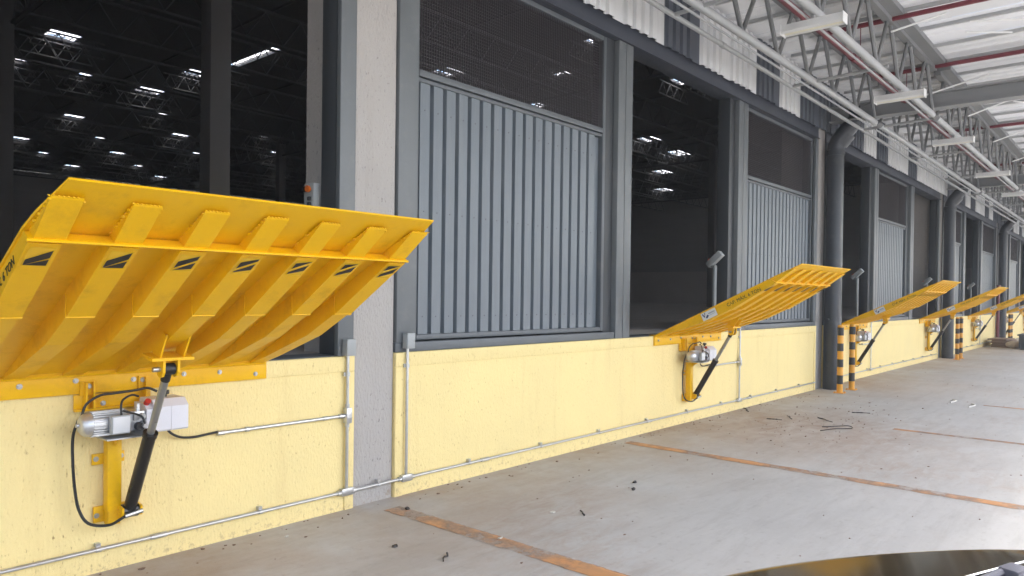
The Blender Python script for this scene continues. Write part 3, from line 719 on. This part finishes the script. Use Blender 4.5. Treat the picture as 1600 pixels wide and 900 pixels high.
    # cylinder bracket
    def brk(bm):
        x = RX[3]
        for s in (-1, 1): prism(bm, [(-.76,1.455),(-.675,1.32),(-.575,1.335),(-.60,1.385),(-.70,1.47)], 'x', x+s*(RW+.006)-.005, x+s*(RW+.006)+.005)
        prism(bm, [(-.695,1.312),(-.695,1.328),(-.555,1.352),(-.555,1.336)], 'x', x-.115, x+.115)
        for s in (-1, 1): prism(bm, [(-.675,1.314),(-.670,1.245),(-.655,1.222),(-.625,1.215),(-.597,1.228),(-.588,1.33)], 'x', x+s*.04-.007, x+s*.04+.007)
    bkt = part('cylinder_bracket', brk, YPAINT, t, False)
    part('pin', lambda bm: tube(bm, [(RX[3]-.085,-.630,1.262),(RX[3]+.06,-.630,1.262)], .014, 10), CHROME, bkt)
    # hydraulic cylinder
    pT, pB, x = Vector((0,-.630,1.262)), Vector((0,-.115,.372)), .0
    dd = (pT-pB)
    cy = part('cylinder_barrel', lambda bm: (tube(bm, [pB+dd*.02, pB+dd*.555], .036, 18), tube(bm, [pB+dd*.545, pB+dd*.57], .041, 18), tube(bm, [pB+Vector((-.045,0,0)), pB+Vector((.045,0,0))], .042, 14)), BARREL, t)
    part('cylinder_rod', lambda bm: tube(bm, [pB+dd*.56, pB+dd*.955], .0215, 16), RODM, cy)
    part('rod_end', lambda bm: (tube(bm, [pB+dd*.925, pT], .026, 12), tube(bm, [pT+Vector((-.03,0,0)), pT+Vector((.03,0,0))], .033, 12)), BLACK, cy)
    part('hose_fitting', lambda bm: tube(bm, [(-.045,-.17,.355),(.055,-.17,.37)], .014, 8), CHROME, cy)
    # wall bracket and post
    def wb(bm):
        box(bm, (-.275,-.030,.985), (.155,-.012,1.08), .002)
        box(bm, (-.275,-.055,.985), (.155,-.030,.998))
        for x in (-.225, -.185): box(bm, (x-.005,-.085,.998), (x+.005,-.034,1.155))
        box(bm, (-.25,-.05,1.078), (-.17,-.035,1.16)); box(bm, (.075,-.05,1.078), (.145,-.035,1.17)); box(bm, (.105,-.085,1.0), (.113,-.034,1.16))
    w_ = part('wall_bracket', wb, YPAINT, t)
    obj('bolt', bolt, w_, (-.205,-.058,1.13)); obj('bolt', bolt, w_, (.10,-.058,1.145)); obj('bolt', bolt, w_, (-.12,-.038,1.02))
    def post(bm):
        box(bm, (-.118,-.105,.385), (-.040,-.034,.838), .003)
        prism(bm, [(-.2,.838),(-.034,.838),(-.034,.72)], 'x', -.083, -.075)
        box(bm, (-.165,-.028,.31), (.03,-.012,.405), .002); box(bm, (-.175,-.026,.655), (.005,-.012,.72), .002)
        for s in (-.052, .052): prism(bm, [(-.030,.315),(-.16,.345),(-.165,.40),(-.030,.42)], 'x', s-.006, s+.006)
        prism(bm, [(-.10,.30),(-.03,.30),(-.03,.42),(-.10,.39)], 'x', -.11, -.045)
    po = part('post', post, YPAINT, t)
    for q in ((-.15,-.034,.352),(-.155,-.032,.69),(-.015,-.032,.69),(-.035,-.034,.345)): obj('bolt', bolt, po, q)
    # power pack
    pk = part('pack_tray', lambda bm: (box(bm, (-.19,-.29,.838), (.075,-.06,.846)), prism(bm, [(-.30,.846),(-.24,.875),(-.12,.875),(-.06,.846)], 'x', -.03, .03)), GALV, t, False)
    def motor(bm):
        yc, zc, r = -.175, .925, .066
        tube(bm, [(-.300,yc,zc),(-.296,yc,zc),(-.285,yc,zc),(-.265,yc,zc),(-.245,yc,zc),(-.243,yc,zc),(-.06,yc,zc),(-.058,yc,zc),(-.045,yc,zc)], [.018,.040,.056,.068,.072,r,r,.072,.072], 24)
        for k in range(26):
            a = 2*pi*k/26; c, s = cos(a), sin(a)
            tube(bm, [(-.24,yc+c*(r+.004),zc+s*(r+.004)),(-.062,yc+c*(r+.004),zc+s*(r+.004))], .0045, 4)
        tube(bm, [(-.312,yc,zc),(-.29,yc,zc)], .012, 8)
    part('motor', motor, ALU, pk)
    part('terminal_box', lambda bm: box(bm, (-.165,-.285,.868), (-.060,-.245,.975), .006), LBOX, pk)
    part('terminal_lid', lambda bm: box(bm, (-.158,-.290,.876), (-.067,-.2865,.967), .002), STICK, pk)
    def valve(bm):
        box(bm, (-.044,-.23,.868), (.035,-.11,.985), .006); box(bm, (-.030,-.255,.93), (.03,-.232,.985), .004)
        tube(bm, [(-.005,-.24,.985),(-.005,-.24,1.03)], [.013,.009], 8); tube(bm, [(.018,-.235,.91),(.018,-.295,.90)], .013, 10)
        tube(bm, [(.01,-.256,.96),(.01,-.285,.955)], .016, 8)
    part('valve_block', valve, ALU, pk)
    part('valve_coil', lambda bm: tube(bm, [(.0,-.231,.895),(.0,-.275,.895)], .024, 12), BLACK, pk)
    def tank(bm):
        prism(bm, [(-.285,.862),(-.275,.852),(-.075,.852),(-.065,.862),(-.065,1.03),(-.075,1.042),(-.235,1.042),(-.285,1.0)], 'x', .075, .275)
        prism(bm, [(-.265,.872),(-.085,.872),(-.085,1.02),(-.225,1.02),(-.265,.99)], 'x', .036, .0745)
        box(bm, (.172,-.288,.856), (.180,-.286,1.0))
    part('oil_tank', tank, TANKM, pk)
    part('filler_cap', lambda bm: (tube(bm, [(.19,-.15,1.042),(.19,-.15,1.058)], .012, 10), tube(bm, [(.19,-.15,1.058),(.19,-.15,1.082)], .026, 14)), BLACK, pk)
    part('red_plug', lambda bm: tube(bm, [(.050,-.225,1.022),(.050,-.250,1.04)], .017, 12), REDK, pk)
    hz = lambda pts, r=.0085: (lambda bm: tube(bm, spline(pts, 7), r, 8))
    part('hose', hz([(-.285,-.13,.95),(-.305,-.11,.86),(-.300,-.09,.72),(-.285,-.08,.55),(-.262,-.08,.42),(-.215,-.10,.335),(-.12,-.14,.315),(-.045,-.17,.355)]), BLACK, t)
    part('cable', hz([(.22,-.09,.87),(.265,-.05,.80),(.34,-.035,.755),(.43,-.03,.742),(.52,-.03,.748),(.60,-.03,.755)], .008), BLACK, t)
    part('hose', hz([(-.275,-.15,.975),(-.25,-.15,1.04),(-.18,-.16,1.085),(-.10,-.16,1.09),(.02,-.14,1.095),(.10,-.12,1.10),(.155,-.12,1.075)], .0075), BLACK, pk)
    part('hose', hz([(-.105,-.265,.975),(-.105,-.26,1.03),(-.085,-.24,1.06),(-.02,-.19,1.075),(.03,-.16,1.06)], .0065), BLACK, pk)
    part('hose', hz([(-.10,-.27,1.0),(-.06,-.28,.985),(-.005,-.295,.96),(.012,-.30,.915)], .006), BLACK, pk)
    # lettering and nameplate on the left flank of the first rib
    fx = RX[0]-RW-.0022
    sa = math.atan2(sl, 1.0)
    R = Matrix(((0,0,-1),(-cos(sa), sin(sa)*1.0, 0),(sin(sa), cos(sa), 0))).to_4x4()   # x: outward and up along the deck, y: perpendicular, normal -X
    tx = obj('lettering', TXT, t)
    M_ = R.copy(); yb = -.985; zb = top(yb)-.088
    M_.translation = (fx-.0005, yb, zb); tx.matrix_local = M_
    np_ = part('nameplate', lambda bm: box(bm, (0,0,-.0006), (.20,.095,.0006)), STICK, t, False)
    M2 = R.copy(); M2.translation = (fx-.001, -.685, top(-.685)-.125); np_.matrix_local = M2
    def logo(bm):
        for pts in ([(.012,.085),(.026,.085),(.042,.045),(.034,.030)], [(.034,.030),(.044,.048),(.062,.088),(.050,.088)]):
            bm.faces.new([bm.verts.new((u,v,.0016)) for u,v in pts])
        for c in ((.062,.028),(.078,.040)):
            bm.faces.new([bm.verts.new((c[0]+.013*cos(a),c[1]+.013*sin(a),.0018+.0002*(c[0]>.07))) for a in [2*pi*k/14 for k in range(14)]])
    part('logo', logo, NAVY, np_, False)
    def bars(bm):
        rnd = random.Random(5); u = .098
        while u < .182:
            w = rnd.uniform(.006,.012); bm.faces.new([bm.verts.new((p,q,.0016)) for p,q in ((u,.052),(u+w,.052),(u+w,.068),(u,.068))]); u += w+.004
        bm.faces.new([bm.verts.new((p,q,.0016)) for p,q in ((.10,.036),(.18,.036),(.18,.040),(.10,.040))])
    part('logo_print', bars, GREYP, np_, False)
    return t
TXT = text_mesh('CAP. MÁX. 6 TON', .056, PRINTB)
LVX = [1.79, 9.045, 16.37, 23.15, 30.2, 37.35, 44.2]
LVL = ['largest yellow dock leveler with oil tank in clear view beside the concrete pillar', 'second yellow dock leveler, the one in the wide open doorway past the sheeted panel',
       'third yellow dock leveler, just past the nearest pair of striped bollards', 'fourth yellow dock leveler, just before the second downpipe', 'fifth yellow dock leveler, behind the second pair of striped bollards',
       'sixth yellow dock leveler, just past the red upright fire pipe', 'farthest yellow dock leveler at the end of the dock wall']
LV = make_leveler(LVL[0]); LV.location = (LVX[0], 0, 0)
for x, l in list(zip(LVX, LVL))[1:]: copy_tree(LV, (x, 0, 0), l)

# ------------------------------------------------------------------ control pedestals and control box
def make_pedestal(label):
    t = thing('control_pedestal', label, 'control post', group='control posts standing inside the dock doors')
    part('post', lambda bm: (box(bm, (-.035,-.02,1.2), (.035,.02,2.19), .004), box(bm, (-.08,-.08,1.2), (.08,.08,1.212))), BOXM, t)
    a = radians(42)
    R = Matrix.Rotation(a, 4, 'X')
    h = part('control_head', lambda bm: box(bm, (-.055,-.14,-.048), (.055,.14,.048), .008), LBOX, t)
    h.matrix_local = Matrix.Translation((0,0,2.28)) @ Matrix.Rotation(-a, 4, 'X')
    part('button', lambda bm: tube(bm, [(0,.07,.0485),(0,.07,.07)], .026, 12), ORANGE, h)
    return t
PD = make_pedestal('control post with tilted head in the wide open doorway of the second leveler'); PD.location = (10.28, .22, 0)
for x, l in ((17.4,'control post with tilted head in the dark doorway past the bollards'), (24.2,'control post with tilted head behind the fourth leveler'), (31.2,'control post with tilted head behind the fifth leveler'), (38.4,'control post with tilted head behind the sixth leveler')):
    copy_tree(PD, (x, .22, 0), l)
cb = thing('control_box', 'white control box with orange button on the inner pillar side of the first door', 'control box', (3.37, .36, 2.41))
part('enclosure', lambda bm: box(bm, (-.05,-.07,-.16), (.05,.07,.16), .008), LBOX, cb)
part('emergency_button', lambda bm: (tube(bm, [(-.056,-.03,.11),(-.070,-.03,.11)], .014, 12), tube(bm, [(-.070,-.03,.11),(-.088,-.03,.11)], .027, 14)), ORANGE, cb)
part('selector_switch', lambda bm: box(bm, (-.076,.012,.09), (-.0555,.052,.135), .004), BLACK, cb)
part('switch', lambda bm: (box(bm, (-.074,-.045,.02), (-.0555,-.010,.05), .004), box(bm, (-.074,-.045,-.035), (-.0555,-.010,.005), .004)), BLACK, cb)
part('bracket_plate', lambda bm: box(bm, (.0505,-.05,-.14), (.125,.05,.14)), STEEL, cb)

# ------------------------------------------------------------------ conduits
def seg_pipe(bm, a, b, r=.0125): tube(bm, [a, b], r, 10)
def conduit_bay(a, b, label, branch):
    t = thing('conduit_run', label, 'conduit', group='galvanised conduits along the foot of the dock wall')
    Y = -.032; Z = .15
    xs = [a]; 
    while xs[-1] + 3.0 < b: xs.append(xs[-1]+3.0)
    xs.append(b)
    for p, q in zip(xs, xs[1:]):
        part('pipe', lambda bm: seg_pipe(bm, (p,Y,Z), (q-.001,Y,Z)), GALV, t)
    for q in xs[1:-1]: part('coupling', lambda bm: tube(bm, [(q-.05,Y,Z),(q+.05,Y,Z)], .018, 10), GALV, t)
    x = a+.55
    while x < b-.3:
        part('clip', lambda bm: (tube(bm, [(x-.014,Y,Z),(x+.014,Y,Z)], .017, 10), box(bm, (x-.014,Y,Z+.012), (x+.014,-.001,Z+.035))), GALV, t); x += 1.05
    for (vx, z1, kind, bz, bx) in branch:
        part('pipe', lambda bm: seg_pipe(bm, (vx,Y,Z+.03), (vx,Y,z1)), GALV, t)
        part('conduit_body', lambda bm: (box(bm, (vx-.055,Y-.024,Z-.027), (vx+.055,Y+.022,Z+.03), .006), tube(bm, [(vx-.085,Y,Z),(vx+.085,Y,Z)], .019, 10)), GALV, t)
        if kind: part('junction_box', lambda bm: box(bm, (vx-.042,Y-.05,z1), (vx+.042,-.014,z1+.13), .005), BOXM, t)
        part('clip', lambda bm: (tube(bm, [(vx,Y,z1-.16),(vx,Y,z1-.13)], .019, 10), box(bm, (vx-.03,Y+.005,z1-.16), (vx-.012,-.013,z1-.13))), GALV, t)
        if bz:
            part('pipe', lambda bm: seg_pipe(bm, (bx,Y,bz), (vx-.03,Y,bz)), GALV, t)
            part('conduit_body', lambda bm: (box(bm, (vx-.026,Y-.03,bz-.06), (vx+.026,Y+.02,bz+.06), .006), tube(bm, [(vx,Y,bz-.09),(vx,Y,bz+.09)], .018, 10), tube(bm, [(vx-.08,Y,bz),(vx-.02,Y,bz)], .018, 10)), GALV, t)
            part('coupling', lambda bm: (tube(bm, [(bx-.03,Y,bz),(bx+.02,Y,bz)], .017, 10), tube(bm, [(vx-.22,Y,bz),(vx-.18,Y,bz)], .016, 10), tube(bm, [(bx+.17,Y,bz),(bx+.2,Y,bz)], .018, 10)), GALV, t)
    return t
conduit_bay(-1.0, 14.0, 'galvanised conduit along the wall foot with risers either side of the concrete pillar',
            [(3.43, 1.21, 1, .745, 2.41), (4.035, 1.24, 1, None, 0), (10.65, 1.26, 0, .735, 9.66)])
conduit_bay(14.75, 24.4, 'galvanised conduit along the wall foot between the first and second downpipes', [(17.62, 1.26, 0, .735, 16.98)])
conduit_bay(25.4, 35.0, 'galvanised conduit along the wall foot between the second and third downpipes', [(31.6, 1.26, 0, .735, 30.9)])

# ------------------------------------------------------------------ bollards
def make_bollard(label):
    t = thing('bollard', label, 'bollard', group='yellow and black bollards guarding the downpipes')
    part('post', lambda bm: tube(bm, [(0,0,.012),(0,0,1.215),(0,0,1.235),(0,0,1.24)], [.052,.052,.046,.02], 20), BOLY, t)
    part('base_plate', lambda bm: (box(bm, (-.085,-.085,0), (.085,.085,.012)), *[tube(bm, [(sx*.065,sy*.065,.012),(sx*.065,sy*.065,.03)], .009, 6) for sx in (-1,1) for sy in (-1,1)]), BOLY, t)
    for (z0, z1) in ((1.05,1.195),(.765,.905),(.475,.615),(.165,.325)): part('black_band', lambda bm: tube(bm, [(0,0,z0),(0,0,z1)], .0535, 20, False), BOLB, t)
    return t
BO = make_bollard('striped bollard nearest the camera, just right of the first downpipe'); BO.location = (13.95, -.49, 0)
for p, l in (((14.62,-.50),'striped bollard beside the nearest one, closer to the third leveler'), ((24.55,-.52),'left bollard of the pair by the second downpipe'), ((25.2,-.50),'right bollard of the pair by the second downpipe'),
             ((35.1,-.52),'left bollard of the pair by the rubbish heap'), ((35.75,-.50),'right bollard of the pair by the rubbish heap'), ((45.7,-.52),'left bollard of the pair at the far end'), ((46.3,-.5),'right bollard of the pair at the far end')):
    copy_tree(BO, (*p, 0), l)

# fire pipe, boards, sack, tub near the third downpipe
fp = thing('fire_riser', 'red upright fire pipe against the pillar by the rubbish heap', 'fire pipe', (34.95,-.14,0))
part('pipe', lambda bm: tube(bm, [(0,0,0),(0,0,2.3)], .055, 12), SPRINK, fp); part('cap', lambda bm: tube(bm, [(0,0,2.3),(0,0,2.38)], .075, 12), SPRINK, fp)
for k in range(6):
    o = part('board', lambda bm: box(bm, (-.75+random.uniform(-.1,.1),-.3,0), (.75+random.uniform(-.1,.1),.3,.05)), WOODM, None, label='%s weathered board in the low stack by the red fire pipe' % ['bottom','second lowest','third lowest','third highest','second highest','top'][k], category='board', group='boards stacked by the fire pipe')
    o.location = (33.4+random.uniform(-.12,.12), -.52+random.uniform(-.06,.06), .002+k*.052); o.rotation_euler = (0,0,random.uniform(-.12,.12))
def sackf(bm):
    blob(bm, (0,0,.13), .3, (1.2,.8,.45), 3, .06, random.Random(2))
o = part('sack', sackf, SACK, None, label='pale crumpled sack lying in front of the stacked boards', category='sack'); o.location = (32.6,-.95,0); o.rotation_euler=(0,0,.5)
tb = thing('tub', 'dark grey plastic tub at the far edge of the apron', 'tub', (32.4,-1.75,0))
part('shell', lambda bm: (prism(bm, [(-.6,0),(.6,0),(.78,.5),(.72,.5),(.55,.05),(-.55,.05),(-.72,.5),(-.78,.5)], 'y', -.5, .5), box(bm, (-.7,-.54,.05), (.7,-.501,.5)), box(bm, (-.7,.501,.05), (.7,.54,.5))), SKIPM, tb, False)
part('rim', lambda bm: (box(bm, (-.82,-.58,.501), (.82,-.46,.55), .01), box(bm, (-.82,.46,.501), (.82,.58,.55), .01), box(bm, (-.82,-.458,.501), (-.70,.458,.55), .01), box(bm, (.70,-.458,.501), (.82,.458,.55), .01)), SKIPM, tb)

# ------------------------------------------------------------------ litter on the apron
rl = random.Random(11)
LIT = [('clod','dark dry clod on the orange line nearest the camera',(3.78,-.35),'c',.022),('clod','dark clod alone on the grey floor left of the nearest orange line',(3.16,-.94),'c',.02),
       ('twig','bent dark twig at the bottom edge left of the nearest orange line',(3.25,-1.34),'t',.07),('twig','frayed dark twig in the middle of the bare floor',(4.64,-1.42),'t',.055),
       ('paper_scrap','white paper scrap lying beside the frayed twig',(4.51,-1.23),'w',.022),('paper_scrap','white paper scrap on the nearest orange line',(3.77,-1.34),'w',.02),
       ('paper_scrap','white pebble-like scrap on the floor close to the wall conduit',(2.78,-.24),'w',.014),
       ('clod','upper of two dark crumbs between the first two orange lines',(5.74,-1.21),'c',.022),('clod','lower of two dark crumbs between the first two orange lines',(5.52,-1.34),'c',.022),
       ('cable_scrap','black hooked cable scrap lying on the brown dust patch',(10.0,-1.68),'k',.3),('twig','long twig near the wall below the second leveler riser',(10.69,-.14),'t',.16),
       ('twig','short twig out from the wall near the hooked cable',(10.13,-.78),'t',.10),('twig','thin twig beside the short one near the hooked cable',(10.45,-.88),'t',.13),
       ('twig','long straight twig past the hooked cable',(10.61,-1.32),'t',.17),('twig','slanted twig farther out past the hooked cable',(11.66,-1.49),'t',.13),
       ('plastic_strip','white plastic strip on the bright floor far right',(14.18,-2.26),'s',.2),('plastic_strip','curved white plastic strip with a dark end far right',(13.81,-2.59),'s',.24)]
def make_lit(kind, r):
    bm = bmesh.new()
    if kind == 'c': blob(bm, (0,0,r*.5), r, (1.2,.8,.7), 1, .35, rl); m = TWIG
    elif kind == 'w': blob(bm, (0,0,r*.3), r, (1.3,.9,.35), 1, .3, rl); m = CHIP
    elif kind == 't':
        a = rl.uniform(0, pi); d = Vector((cos(a), sin(a), 0)); n = Vector((-d.y, d.x, 0))
        tube(bm, spline([(-d*r)+Vector((0,0,.008)), (-d*r*.3)+n*r*.12+Vector((0,0,.014)), (d*r*.3)-n*r*.1+Vector((0,0,.01)), d*r+n*r*.1+Vector((0,0,.012))], 3), [.004+.004*rl.random() for _ in range(10)], 5); m = TWIG
    elif kind == 'k':
        tube(bm, spline([(-.33,.12,.012),(-.1,.02,.02),(.14,-.12,.012),(.2,-.06,.03),(.06,.12,.015),(-.02,.2,.012)], 5), .006, 6); m = BLACK
    else:
        tube(bm, spline([(-r,.02,.01),(-r*.3,-.02,.02),(r*.3,-.02,.02),(r,.05,.012)], 3), .014, 5); m = CHIP
    return mesh('scrap', bm, m)
for (n, l, p, k, r) in LIT:
    obj(n, make_lit(k, r), None, (*p, 0), label=l, category=n.replace('_',' '), group='scraps on the apron')
def crumbs(bm):
    for i in range(420):
        q = rl.random()
        if q < .35: x, y = rl.gauss(10.4, 1.6), rl.gauss(-1.2, .5)
        elif q < .6: x, y = rl.uniform(1.5, 14), -abs(rl.gauss(.03, .12))-.03
        else: x, y = rl.uniform(2, 22), -rl.uniform(.1, 4)
        if y > -.02: continue
        r = rl.uniform(.003, .009) if rl.random() < .9 else rl.uniform(.009,.015)
        blob(bm, (x, y, r*.4), r, (rl.uniform(.8,2.2), rl.uniform(.8,1.4), .6), 0, .3, rl)
o = part('grit', crumbs, STONE, None, False, kind='stuff', label='scattered crumbs of soil and grit on the apron')

# ------------------------------------------------------------------ car in front of the camera
car = thing('car', 'bronze car with its glossy bonnet and dark wiper nearest the camera at the lower right', 'car', (1.62,-4.24,0), rotz=-math.atan2(.333,.943))
# car frame: x right, y forward, z up; origin under the middle of the bonnet's rear edge
def vr(u): return -.014*(u/.74)**2
def ve(u): return .385*(1-(abs(u)/.93)**2.0)
def zh(u, v): return 1.034 - .058*max(0,(v+.02))/.4 - .006*(u/.8)**4
def hood(bm):
    n, m_ = 44, 30; U = [-.88+1.76*i/n for i in range(n+1)]
    def P(u, k):
        s_ = 1.22*k/m_; a, e = vr(u), max(ve(u), vr(u)+.03)
        v = a + (e-a)*min(s_, 1.0) + max(0, s_-1.0)*.22
        z = zh(u, v) - 1.4*max(0, s_-.94)**2 - .10*max(0, abs(u)-.74)**1.5
        return Vector((u, v, z))
    G = [[bm.verts.new(P(u, k)) for k in range(m_+1)] for u in U]; H = [[bm.verts.new(P(u, k)-Vector((0,0,.022))) for k in range(m_+1)] for u in U]
    for i in range(n):
        for j in range(m_):
            bm.faces.new((G[i][j],G[i+1][j],G[i+1][j+1],G[i][j+1])); bm.faces.new((H[i][j],H[i][j+1],H[i+1][j+1],H[i+1][j]))
        bm.faces.new((G[i][0],H[i][0],H[i+1][0],G[i+1][0])); bm.faces.new((G[i][m_],G[i+1][m_],H[i+1][m_],H[i][m_]))
    for j in range(m_):
        bm.faces.new((G[0][j],G[0][j+1],H[0][j+1],H[0][j])); bm.faces.new((G[n][j],H[n][j],H[n][j+1],G[n][j+1]))
part('bonnet', hood, CARP, car)
def loft(bm, secs):
    R = [[bm.verts.new(p) for p in s] for s in secs]; n = len(R[0])
    for a, b in zip(R, R[1:]):
        for k in range(n): bm.faces.new((a[k], a[(k+1)%n], b[(k+1)%n], b[k]))
    bm.faces.new(list(reversed(R[0]))); bm.faces.new(R[-1])
def body(bm):
    S = []
    for (v, w, zb, zs) in ((.66,.50,.34,.58),(.61,.64,.26,.68),(.50,.72,.22,.78),(.36,.78,.22,.84),(.18,.81,.22,.88),(.0,.825,.22,.90),(-.16,.83,.22,.95),(-.4,.83,.22,.975),(-1.4,.835,.22,.985),(-2.3,.825,.22,.99),(-2.75,.79,.26,.97),(-2.92,.72,.34,.92)):
        t = zs-.03
        S.append([(-w*.92,v,zb),(-w,v,zb+.12),(-w-.012,v,zb+(t-zb)*.6),(-w+.02,v,t),(-w+.09,v,zs),(w-.09,v,zs),(w-.02,v,t),(w+.012,v,zb+(t-zb)*.6),(w,v,zb+.12),(w*.92,v,zb)])
    loft(bm, S)
part('body', body, CARP, car)
def cabin(bm):
    S = []
    for (v, w, z0, z1) in ((-.16,.70,.94,1.02),(-.72,.60,.95,1.46),(-1.1,.585,.95,1.505),(-1.9,.58,.95,1.49),(-2.35,.59,.95,1.40),(-2.72,.66,.94,1.02)):
        k = .10*(z1-z0)
        S.append([(-.745,v,z0),(-w-.03,v,z1-k*1.2),(-w+.06,v,z1),(w-.06,v,z1),(w+.03,v,z1-k*1.2),(.745,v,z0)])
    loft(bm, S)
part('cabin', cabin, CARP, car)
def ws(bm):
    A = [(-.70,-.085,1.032),(.70,-.085,1.032),(.55,-.70,1.462),(-.55,-.70,1.462)]
    n = Vector((0,.62,.78))*.016
    vs_ = [bm.verts.new(Vector(p)+n) for p in A]; w2 = [bm.verts.new(Vector(p)+n*.6) for p in A]
    bm.faces.new(vs_); bm.faces.new(list(reversed(w2)))
    for i in range(4): bm.faces.new((vs_[i], w2[i], w2[(i+1)%4], vs_[(i+1)%4]))
part('windscreen', ws, CARG, car, False)
for s in (-1, 1):
    def sg(bm):
        A = [(s*.755,-.42,1.0),(s*.755,-2.35,1.0),(s*.64,-2.2,1.37),(s*.628,-.86,1.40)]
        vs_ = [bm.verts.new(p) for p in A]; w2 = [bm.verts.new((p[0]-s*.02,p[1],p[2])) for p in A]
        bm.faces.new(vs_); bm.faces.new(list(reversed(w2)))
        for i in range(4): bm.faces.new((vs_[i], w2[i], w2[(i+1)%4], vs_[(i+1)%4]))
    part('side_window', sg, CARG, car, False)
    part('mirror', lambda bm: (box(bm, (s*.92-.09,-.46,1.0), (s*.92+.09,-.38,1.13), .03), box(bm, (min(s*.78,s*.86),-.43,1.02), (max(s*.78,s*.86),-.40,1.05))), PLAST, car)
    part('headlight', lambda bm: prism(bm, [(.50,.58),(.668,.58),(.63,.66),(.50,.74)], 'x', min(s*.30,s*.56), max(s*.30,s*.56)), LENS, car)
    for v in (.12, -2.1):
        w_ = part('wheel', lambda bm: tube(bm, [(s*.66,v,.30),(s*.70,v,.30),(s*.82,v,.30),(s*.845,v,.30)], [.27,.30,.30,.27], 28), BLACK, car)
        part('rim', lambda bm: tube(bm, [(s*.846,v,.30),(s*.852,v,.30)], [.19,.18], 24), RIMM, w_)
# cowl and wiper
def cowl(bm):
    n = 24; R = []
    for i in range(n+1):
        u = -.80+1.60*i/n; b = vr(u)
        R.append([bm.verts.new(p) for p in ((u, b-.008, zh(u,0)-.022), (u, b-.035, zh(u,0)-.035), (u, b-.055, zh(u,0)-.030), (u, b-.075, zh(u,0)-.022), (u, b-.092, zh(u,0)-.012), (u, b-.092, .90), (u, b-.008, .90))])
    for a, b in zip(R, R[1:]):
        for k in range(7): bm.faces.new((a[k], a[(k+1)%7], b[(k+1)%7], b[k]))
    bm.faces.new(list(reversed(R[0]))); bm.faces.new(R[-1])
part('cowl', cowl, PLAST, car)
part('edge_highlight_strip', lambda bm: tube(bm, [(-.86+1.72*i/40, vr(-.86+1.72*i/40)-.003, zh(-.86+1.72*i/40,0)+.001) for i in range(41)], .0035, 6), CHRM, car)  # bright strip added as the highlight on the bonnet's rear edge
for k in range(14):
    u = .10+k*.042
    part('cowl_slat', lambda bm: box(bm, (u,-.060,zh(u,0)-.030), (u+.016,-.025,zh(u,0)-.024)), PLASG, car, False)
def wiper(u0, u1):
    z = zh(u0,0)
    w_ = part('wiper', lambda bm: (tube(bm, [(u0,-.05,z-.04),(u0,-.05,z+.014)], [.022,.018], 12), box(bm, (u0-.034,-.076,z-.012), (u0+.030,-.026,z+.020), .008), tube(bm, [(u0-.03,-.036,z+.006),(u0-.16,-.030,z-.006),(u0-.34,-.040,z+.004),(u1+.10,-.070,z+.016)], [.010,.010,.008,.006], 8)), PLASL, car)
    part('blade', lambda bm: (tube(bm, [(u0-.06,-.070,z+.004),(u1+.3,-.082,z+.012),(u1,-.088,z+.012)], .0055, 6), box(bm, (u1+.02,-.092,z-.004), (u0-.06,-.088,z+.008))), BLACK, w_)
wiper(.575, -.06); wiper(-.06, -.66)

# ------------------------------------------------------------------ thin air volume added to imitate a flare veil
HZ = bpy.data.materials.new("flare_veil_volume"); HZ.use_nodes = True
HN, HL = HZ.node_tree.nodes, HZ.node_tree.links; HN.remove(HN["Principled BSDF"])
pv = HN.new("ShaderNodeVolumePrincipled"); pv.inputs['Color'].default_value = (.93,.94,.96,1); pv.inputs['Density'].default_value = .0042
HL.new(pv.outputs[0], HN["Material Output"].inputs['Volume'])
part('flare_veil', lambda bm: box(bm, (-152,-152,-1), (152,152,11.9)), HZ, None, False, kind='stuff', label='thin pale air volume imitating flare along the dock')
